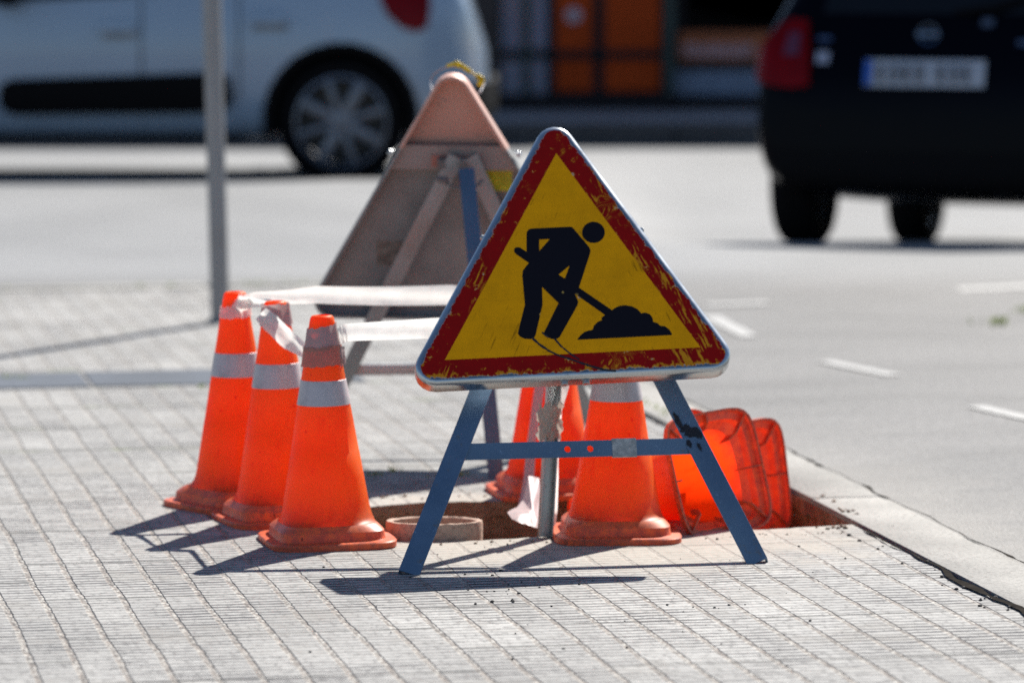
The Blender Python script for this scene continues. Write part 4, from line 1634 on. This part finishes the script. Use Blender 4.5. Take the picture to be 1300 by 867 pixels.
# --- white car, side on, heading left
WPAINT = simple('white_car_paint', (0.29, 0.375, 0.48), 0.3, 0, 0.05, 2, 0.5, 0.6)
hub = AtY(433, 156, 21.31)
wc = empty('parked_car', (hub.x, 22.165, 0.07), 'white hatchback with black door bumper strip, side-on beyond the pole', 'car')
wc.rotation_euler = (0, 0, math.pi)          # local +x points to the left of the picture
WR, WB = 0.312, 2.54
st_ = [(-0.72, 0.36, 0.60, 0.36, 0.30), (-0.705, 0.32, 0.67, 0.48, 0.40), (-0.67, 0.29, 0.76, 0.60, 0.50), (-0.60, 0.26, 1.00, 0.73, 0.56), (-0.47, 0.24, 1.28, 0.825, 0.59), (-0.28, 0.22, 1.43, 0.868, 0.61), (0.1, 0.21, 1.49, 0.873, 0.63),
       (0.7, 0.21, 1.525, 0.874, 0.645), (1.2, 0.21, 1.52, 0.874, 0.645), (1.6, 0.21, 1.46, 0.873, 0.63), (1.95, 0.21, 1.27, 0.872, 0.66), (2.25, 0.21, 1.06, 0.868, 0.72), (2.6, 0.22, 0.98, 0.855, 0.72), (2.95, 0.24, 0.90, 0.82, 0.68), (3.15, 0.27, 0.80, 0.74, 0.60), (3.25, 0.32, 0.66, 0.64, 0.5)]
wells = [(hx, WR + 0.02, 0.36, y0, y0 + 0.4) for hx in (0, WB) for y0 in (-1.0, 0.60)]
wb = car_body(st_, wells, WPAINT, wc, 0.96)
for x in (0, WB):
    for y in (-0.765, 0.765):
        wheel(wc, x, y, WR, WR, 0.19, 0.23, 8, 1 if y > 0 else -1)
for sg in (1, -1):
    # rubbing strip, arches, windows, handles on each flank
    rx = [(0.53, 0.425), (0.56, 0.39), (0.62, 0.365), (1.60, 0.355), (1.66, 0.375), (1.68, 0.43), (1.67, 0.495), (1.62, 0.525), (0.60, 0.56), (0.55, 0.54)]
    decal(wb, rx, 'y', 'bumper_strip', DARKPL, wc, 0.02, 0.02, 3, sg)
    for hx in (0, WB):
        ring = [(hx + 0.385 * math.cos(R(a)), WR + 0.02 + 0.375 * math.sin(R(a))) for a in range(-22, 203, 15)]
        ring += [(hx + 0.335 * math.cos(R(a)), WR + 0.02 + 0.335 * math.sin(R(a))) for a in range(202, -23, -15)]
        bm = bmesh.new()
        n_ = len(ring) // 2
        yo = 0.875
        for i in range(n_ - 1):
            a, b = ring[i], ring[i + 1]
            c, d = ring[-2 - i], ring[-1 - i]
            for q0, q1 in ((0.0, 0.0),):
                pass
            o8 = [Vector((p_[0], sg * yo, p_[1])) for p_ in (a, b, c, d)]
            i8 = [Vector((p_[0], sg * (yo - 0.06), p_[1])) for p_ in (a, b, c, d)]
            v8 = [bm.verts.new(q) for q in o8 + i8]
            for ix in ((0, 1, 2, 3), (7, 6, 5, 4), (0, 4, 5, 1), (2, 6, 7, 3)):
                bm.faces.new([v8[k] for k in ix])
        bmesh.ops.remove_doubles(bm, verts=bm.verts, dist=1e-5)
        bmesh.ops.recalc_face_normals(bm, faces=bm.faces)
        link('arch_cladding', bm, DARKPL, wc, 40)
        bm = bmesh.new()
        add_box(bm, 0.7, 0.02, 0.5, T(hx, sg * 0.61, 0.50))
        link('wheel_well', bm, DARKPL, wc)
    decal(wb, [(0.48, 0.205), (2.06, 0.205), (2.06, 0.245), (0.48, 0.245)], 'y', 'sill', DARKPL, wc, 0.006, 0.01, 4, sg)
    decal(wb, [(0.28, 0.985), (0.95, 0.94), (0.95, 1.40), (0.55, 1.39), (0.30, 1.30)], 'y', 'window', GLASSD, wc, 0.003, 0.004, 4, sg)
    decal(wb, [(1.0, 0.937), (1.95, 0.885), (1.55, 1.36), (1.0, 1.40)], 'y', 'window', GLASSD, wc, 0.003, 0.004, 4, sg)
    for hx, hz in ((0.36, 0.815), (1.10, 0.775)):
        hd = decal(wb, [(hx - 0.09, hz - 0.018), (hx + 0.09, hz - 0.018), (hx + 0.09, hz + 0.018), (hx - 0.09, hz + 0.018)], 'y', 'door_handle', WPAINT, wc, 0.03, 0.02, 2, sg)
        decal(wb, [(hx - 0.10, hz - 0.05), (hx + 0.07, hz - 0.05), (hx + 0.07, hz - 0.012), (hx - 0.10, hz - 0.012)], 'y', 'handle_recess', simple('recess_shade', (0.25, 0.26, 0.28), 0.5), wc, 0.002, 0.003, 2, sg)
    for dx_ in (0.50, 0.98, 2.02):
        decal(wb, [(dx_ - 0.004, 0.30), (dx_ + 0.004, 0.30), (dx_ + 0.004, 0.94), (dx_ - 0.004, 0.94)], 'y', 'door_gap', DARKPL, wc, 0.0015, 0.003, 3, sg)
    tlp = [(-0.32 + 0.0, 0.98), (-0.36, 0.86), (-0.44, 0.79), (-0.54, 0.77), (-0.63, 0.80), (-0.60, 0.90), (-0.54, 0.99)]
    decal(wb, [(-0.19, 0.93), (-0.23, 0.84), (-0.30, 0.78), (-0.37, 0.755), (-0.425, 0.78), (-0.44, 0.88), (-0.43, 1.0), (-0.24, 1.0)], 'y', 'tail_lamp', LAMPR, wc, 0.015, 0.02, 3, sg)
    decal(wb, [(2.75, 0.70), (3.02, 0.66), (3.06, 0.74), (2.85, 0.82)], 'y', 'headlight', LAMPW, wc, 0.01, 0.015, 3, sg)
    bm = bmesh.new()
    add_box(bm, 0.13, 0.2, 0.13, T(1.62, sg * 0.98, 0.95), 0.04)
    link('mirror', bm, DARKPL, wc, 60)
decal(wb, [(-0.62, 0.30), (0.62, 0.30), (0.66, 0.50), (-0.66, 0.50)], 'x', 'rear_bumper', DARKPL, wc, 0.02, 0.03, 4)
decal(wb, [(-0.55, 1.02), (0.55, 1.02), (0.48, 1.36), (-0.48, 1.36)], 'x', 'rear_window', GLASSD, wc, 0.004, 0.005, 4)
bm = bmesh.new()
bm.free()
for sg in (1, -1):
    bm = bmesh.new()
    add_box(bm, 0.2, 0.30, 0.26, T(-0.46, sg * 0.64, 0.40), 0.05)
    link('bumper_corner', bm, DARKPL, wc, 60)

# --- black car seen from the rear, on the road to the right
BPAINT = simple('black_car_paint', (0.0012, 0.0014, 0.004), 0.22, 0, 0.1, 3, 0.06, 0.0)
rl_w = AtY(1029, 306, 19.1)
rear_l = Vector((rl_w.x, 19.1, 0))
YW = R(17)
hd_ = Vector((math.sin(YW), math.cos(YW), 0))
rg_ = Vector((math.cos(YW), -math.sin(YW), 0))
ax = rear_l + rg_ * 0.67
bc = empty('parked_car', (ax.x, ax.y, -0.035), 'dark blue black hatchback seen from behind with a pale number plate', 'car')
pit_ = math.atan2(-0.178, 2.43)
bc.matrix_world = frame_m(Vector((ax.x, ax.y, -0.042)), (hd_ * math.cos(pit_) + Vector((0, 0, math.sin(pit_)))), -rg_, (hd_ * -math.sin(pit_) + Vector((0, 0, math.cos(pit_)))))
st_ = [(-0.62, 0.34, 0.56, 0.66, 0.56), (-0.615, 0.29, 0.66, 0.72, 0.62), (-0.60, 0.25, 0.76, 0.775, 0.70), (-0.54, 0.235, 0.92, 0.80, 0.68), (-0.47, 0.22, 1.06, 0.812, 0.64), (-0.33, 0.21, 1.36, 0.82, 0.57), (-0.15, 0.20, 1.47, 0.825, 0.57), (0.3, 0.19, 1.53, 0.828, 0.58),
       (0.9, 0.19, 1.54, 0.83, 0.58), (1.4, 0.19, 1.48, 0.83, 0.57), (1.8, 0.19, 1.26, 0.83, 0.62), (2.15, 0.19, 1.03, 0.825, 0.70), (2.6, 0.2, 0.93, 0.80, 0.68), (2.9, 0.23, 0.82, 0.72, 0.60), (3.03, 0.3, 0.66, 0.62, 0.5)]
BR = 0.285
wells = [(0, BR + 0.01, 0.33, 0.56, 1.0), (0, BR + 0.01, 0.33, -1.0, -0.56), (2.43, BR + 0.01, 0.33, 0.56, 1.0), (2.43, BR + 0.01, 0.33, -1.0, -0.56)]
bb = car_body(st_, wells, BPAINT, bc, 0.90)
for x in (0, 2.43):
    for y in (-0.70, 0.70):
        wheel(bc, x, y, BR, BR, 0.2, 0.19, 6, 1 if y > 0 else -1)
for sg in (1, -1):
    decal(bb, [(sg * a, b) for a, b in ((0.545, 0.675), (0.63, 0.665), (0.745, 0.68), (0.79, 0.72), (0.77, 0.83), (0.715, 0.915), (0.655, 0.96), (0.575, 0.955), (0.555, 0.83))], 'x', 'tail_lamp', LAMPR, bc, 0.012, 0.02, 3)
    decal(bb, [(sg * a, b) for a, b in ((0.60, 0.80), (0.67, 0.80), (0.65, 0.90), (0.60, 0.90))], 'x', 'lamp_insert', simple('smoked_lens', (0.10, 0.02, 0.05), 0.2), bc, 0.017, 0.02, 2)
    decal(bb, [(0.35, 0.92), (1.75, 0.92), (1.45, 1.38), (0.5, 1.42)], 'y', 'window', GLASSD, bc, 0.003, 0.004, 4, sg)
    bm = bmesh.new()
    add_box(bm, 0.1, 0.18, 0.12, T(1.62, sg * 0.93, 0.98), 0.035)
    link('mirror', bm, BPAINT, bc, 60)
    for hx in (0, 2.43):
        bm = bmesh.new()
        add_box(bm, 0.6, 0.02, 0.36, T(hx, sg * 0.565, 0.44))
        link('wheel_well', bm, DARKPL, bc)
decal(bb, [(-0.52, 0.99), (0.52, 0.99), (0.45, 1.36), (-0.45, 1.36)], 'x', 'rear_window', GLASSD, bc, 0.004, 0.005, 4)
decal(bb, [(-0.66, 0.26), (0.66, 0.26), (0.70, 0.40), (-0.70, 0.40)], 'x', 'bumper_skirt', DARKPL, bc, 0.01, 0.02, 4)


def plate_at(yc, zc, wd, ht, name, mat, off):
    return decal(bb, [(yc - wd / 2, zc - ht / 2), (yc + wd / 2, zc - ht / 2), (yc + wd / 2, zc + ht / 2), (yc - wd / 2, zc + ht / 2)], 'x', name, mat, bc, off, 0.004, 2)


PCY, PCZ = 0.05, 0.735
pl = plate_at(PCY, PCZ, 0.52, 0.115, 'number_plate', simple('plate_white', (0.40, 0.42, 0.47), 0.35, 0, 0.05), 0.022)
b_ = plate_at(PCY + 0.243, PCZ, 0.034, 0.108, 'country_band', simple('plate_blue', (0.02, 0.09, 0.40), 0.4), 0.026)
b_.parent = pl
chd, chl = bmesh.new(), bmesh.new()
for i, yy in enumerate((0.185, 0.13, 0.075, 0.02, -0.075, -0.13, -0.185)):
    for (a, b, c, d) in ((0, -0.03, 0.030, 0.009), (0, 0.03, 0.030, 0.009), (0.012, 0, 0.008, 0.062), (-0.012 if i % 2 else 0.0, 0.0, 0.008, 0.062)):
        add_box(chd if i < 4 else chl, 0.003, c, d, T(0, PCY + yy + a, PCZ + b))
bv_ = BVHTree.FromObject(pl, bpy.context.evaluated_depsgraph_get())
xh = min(v_.co.x for v_ in pl.data.vertices)
INK = simple('plate_ink', (0.03, 0.03, 0.035), 0.5)
for nm, b2 in (('plate_digits', chd), ('plate_letters', chl)):
    b2.transform(T(xh - 0.003, 0, 0))
    link(nm, b2, INK, pl)
bm = bmesh.new()
lathe(bm, [(0.036, 0), (0.036, 0.008), (0.044, 0.010), (0.046, 0.004), (0.046, 0.0)], 28)
add_box(bm, 0.1, 0.022, 0.008, T(0, 0, 0.008), 0.002)
bdg = bm
bm.transform(Matrix.Rotation(R(-90), 4, 'Y') @ Matrix.Rotation(R(90), 4, 'Z'))
bm.transform(T(-0.552, 0.05, 0.905))
link('badge', bm, simple('chrome_badge', (0.09, 0.13, 0.2), 0.2, 0.9, 0.1), bc, 40)
plate_at(0.50, 0.88, 0.06, 0.018, 'model_script', simple('chrome_script', (0.12, 0.16, 0.26), 0.3, 0.8), 0.004)
plate_at(0.50, 0.80, 0.055, 0.05, 'round_sticker', simple('silver_sticker', (0.45, 0.46, 0.55), 0.3, 0.3), 0.004)
plate_at(-0.42, 0.87, 0.17, 0.02, 'model_script', simple('chrome_script_dull', (0.16, 0.2, 0.28), 0.3, 0.8), 0.004)
plate_at(-0.2, 0.955, 0.05, 0.035, 'lock_trim', simple('chrome_lock', (0.2, 0.21, 0.24), 0.2, 0.9), 0.012)
bm = bmesh.new()
tube(bm, [(-0.50, -0.05, 1.0), (-0.53, -0.2, 1.02), (-0.48, -0.42, 1.08)], 0.012, 8)
link('wiper', bm, DARKPL, bc, 40)
bm = bmesh.new()
lathe(bm, [(0.022, 0.0), (0.022, 0.12)], 16, T(-0.62, -0.3, 0.22) @ Matrix.Rotation(R(90), 4, 'Y'), True, True)
link('exhaust_pipe', bm, DARKPL, bc, 40)

# ------------------------------------------------------------------ shops across the road
YB = 28.25
ZB = 0.112


def bx(px, y=YB):
    return AtY(px, 100, y).x


def bz(py, y=YB):
    return AtY(650, py, y).z


shop = empty('shop_front', (0, YB, ZB), 'low dark shop front with orange door panels and blue glass across the road', 'shop')
SFR = simple('dark_shop_frame', (0.016, 0.014, 0.017), 0.6, 0.0, 0.2, 9, 0.15)
SORG = simple('orange_shop_panel', (0.38, 0.048, 0.006), 0.6, 0, 0.15, 3, 0.1)
SBRN = simple('brown_pillar_paint', (0.032, 0.023, 0.022), 0.7)
SGLS = simple('blue_shop_glass', (0.07, 0.14, 0.24), 0.12, 0, 0.2, 2)
SGRN = simple('dark_green_frame', (0.010, 0.030, 0.028), 0.5)
SWAL = simple('shop_wall_plaster', (0.15, 0.14, 0.13), 0.85)
TOPZ = 2.15


def sbox(name, x0, x1, z0, z1, mat, parent, d0=0.0, d1=0.05, bev=0.004):
    bm = bmesh.new()
    add_box(bm, x1 - x0, d1 - d0, z1 - z0, T((x0 + x1) / 2, (d0 + d1) / 2, (z0 + z1) / 2 - ZB), bev)
    return link(name, bm, mat, parent)


XR = bx(856)
sbox('wall', -9.0, XR - 0.01, ZB, TOPZ - 0.30, SWAL, shop, 0.09, 0.3)
sbox('fascia', -9.02, XR + 0.02, TOPZ - 0.30, TOPZ, SFR, shop, -0.06, 0.3)
sbox('plinth', -9.0, XR, ZB, bz(122), SFR, shop, -0.02, 0.088)
sbox('roof', -9.1, XR + 0.05, TOPZ, TOPZ + 0.06, SFR, shop, -0.1, 3.0)
sbox('side_wall', XR - 0.22, XR - 0.012, ZB, TOPZ - 0.30, SWAL, shop, 0.302, 3.0)
zt0 = TOPZ - 0.30
sbox('pillar', bx(596), bx(633), bz(122), zt0, SBRN, shop, -0.03, 0.088)
zm0, zm1 = bz(76), bz(64)
for x0, x1 in ((636, 664), (673, 694)):
    for z0, z1 in ((bz(120), zm0), (zm1, zt0 - 0.02)):
        sbox('window', bx(x0), bx(x1), z0, z1, SGLS, shop, 0.03, 0.06)
sbox('mullion', bx(664.5), bx(672.5), bz(121.5), zt0, SGRN, shop, -0.01, 0.087)
dr = sbox('door', bx(697), bx(842), bz(121), zt0 - 0.02, SFR, shop, 0.045, 0.085)
for x0, x1 in ((706, 752), (768, 838)):
    for z0, z1 in ((bz(116), zm0), (zm1, 0.95), (1.0, zt0 - 0.08)):
        sbox('door_panel', bx(x0), bx(x1), z0, z1, SORG, dr, 0.02, 0.043)
sbox('rail', bx(634), bx(842), zm0 + 0.01, zm1 - 0.01, SFR, shop, -0.005, 0.029)
sbox('post', bx(843), bx(856), bz(121), zt0, SGRN, shop, -0.02, 0.087)
bm = bmesh.new()
lathe(bm, [(0.05, 0.0), (0.05, 0.01), (0.045, 0.014), (0.001, 0.014)], 24, T(bx(728), 0.018, bz(20) - ZB) @ Matrix.Rotation(R(90), 4, 'X'), True, False)
link('round_notice', bm, simple('pale_notice', (0.42, 0.36, 0.42), 0.5), shop, 40)
for x0 in (-8.6, -6.2, -3.8, -1.7):
    wd = sbox('window', x0, x0 + 1.25, 0.6, 1.7, SGLS, shop, 0.03, 0.085)

kio = empty('market_stall', (bx(910), YB + 0.2, ZB), 'shaded stall with an orange strip and pale counter between shop and black car', 'stall')
KY = YB + 0.2
KX = bx(910)


def kbox(name, x0, x1, z0, z1, mat, d0=0.0, d1=0.05):
    bm = bmesh.new()
    add_box(bm, x1 - x0, d1 - d0, z1 - z0, T((x0 + x1) / 2 - KX, (d0 + d1) / 2, (z0 + z1) / 2 - ZB), 0.004)
    return link(name, bm, mat, kio)


k0, k1 = XR + 0.0125, 6.5
kbox('plinth', k0, k1, ZB, bz(124), SFR, 0.02, 0.3)
kbox('counter_panel', k0, k1, bz(123), bz(92), simple('pale_counter', (0.17, 0.22, 0.31), 0.5), 0.0, 0.3)
kbox('counter_shade', k0, k1, bz(91), bz(80), SBRN, 0.05, 0.32)
sg_ = kbox('sign_board', k0 + 0.02, k1, bz(79), bz(42), simple('orange_brown_board', (0.34, 0.085, 0.02), 0.6), 0.0, 0.06)
bm = bmesh.new()
r2 = random.Random(5)
xx = k0 + 0.06
for i in range(9):                       # illegible pale lettering: a row of soft strokes
    ww = 0.030
    for s_ in range(2):
        add_box(bm, 0.014, 0.004, 0.085 * r2.uniform(0.8, 1.0), T(xx + s_ * ww - KX, -0.004, (bz(66)) - ZB))
    add_box(bm, ww, 0.004, 0.014, T(xx + ww / 2 - KX, -0.0045, bz(66) - ZB + r2.choice((-0.03, 0.0, 0.03))))
    xx += 0.052
lt = link('lettering', bm, simple('pale_pink_letters', (0.5, 0.36, 0.40), 0.6), sg_)
kbox('back_wall', k0, k1, ZB + 0.002, 1.99, SFR, 0.9, 1.0)
kbox('upright', k0, k0 + 0.06, bz(41), 2.05, SFR, 0.0, 0.06)
kbox('upright', k1 - 0.06, k1, bz(41), 2.05, SFR, 0.0, 0.06)
bm = bmesh.new()
add_box(bm, k1 - k0 + 0.1, 1.6, 0.05, T((k0 + k1) / 2 - KX, 0.35, 2.05 - ZB) @ Matrix.Rotation(R(8), 4, 'X'), 0.01)
link('awning', bm, SFR, kio)
bm = bmesh.new()                         # panel for the wall beyond, its sunlight put into the pale colour
q = [(bx(868), bz(8)), (bx(965), bz(34)), (bx(1040), bz(30)), (bx(1040), bz(-30)), (bx(935), bz(-30))]
vs0 = [bm.verts.new((a - KX, 0.5, b - ZB)) for a, b in q]
bm.faces.new(vs0)
bmesh.ops.solidify(bm, geom=bm.faces[:], thickness=0.02)
link('sunlit_wall_panel', bm, simple('sunlit_wall_colour', (0.75, 0.75, 0.70), 0.7), kio)
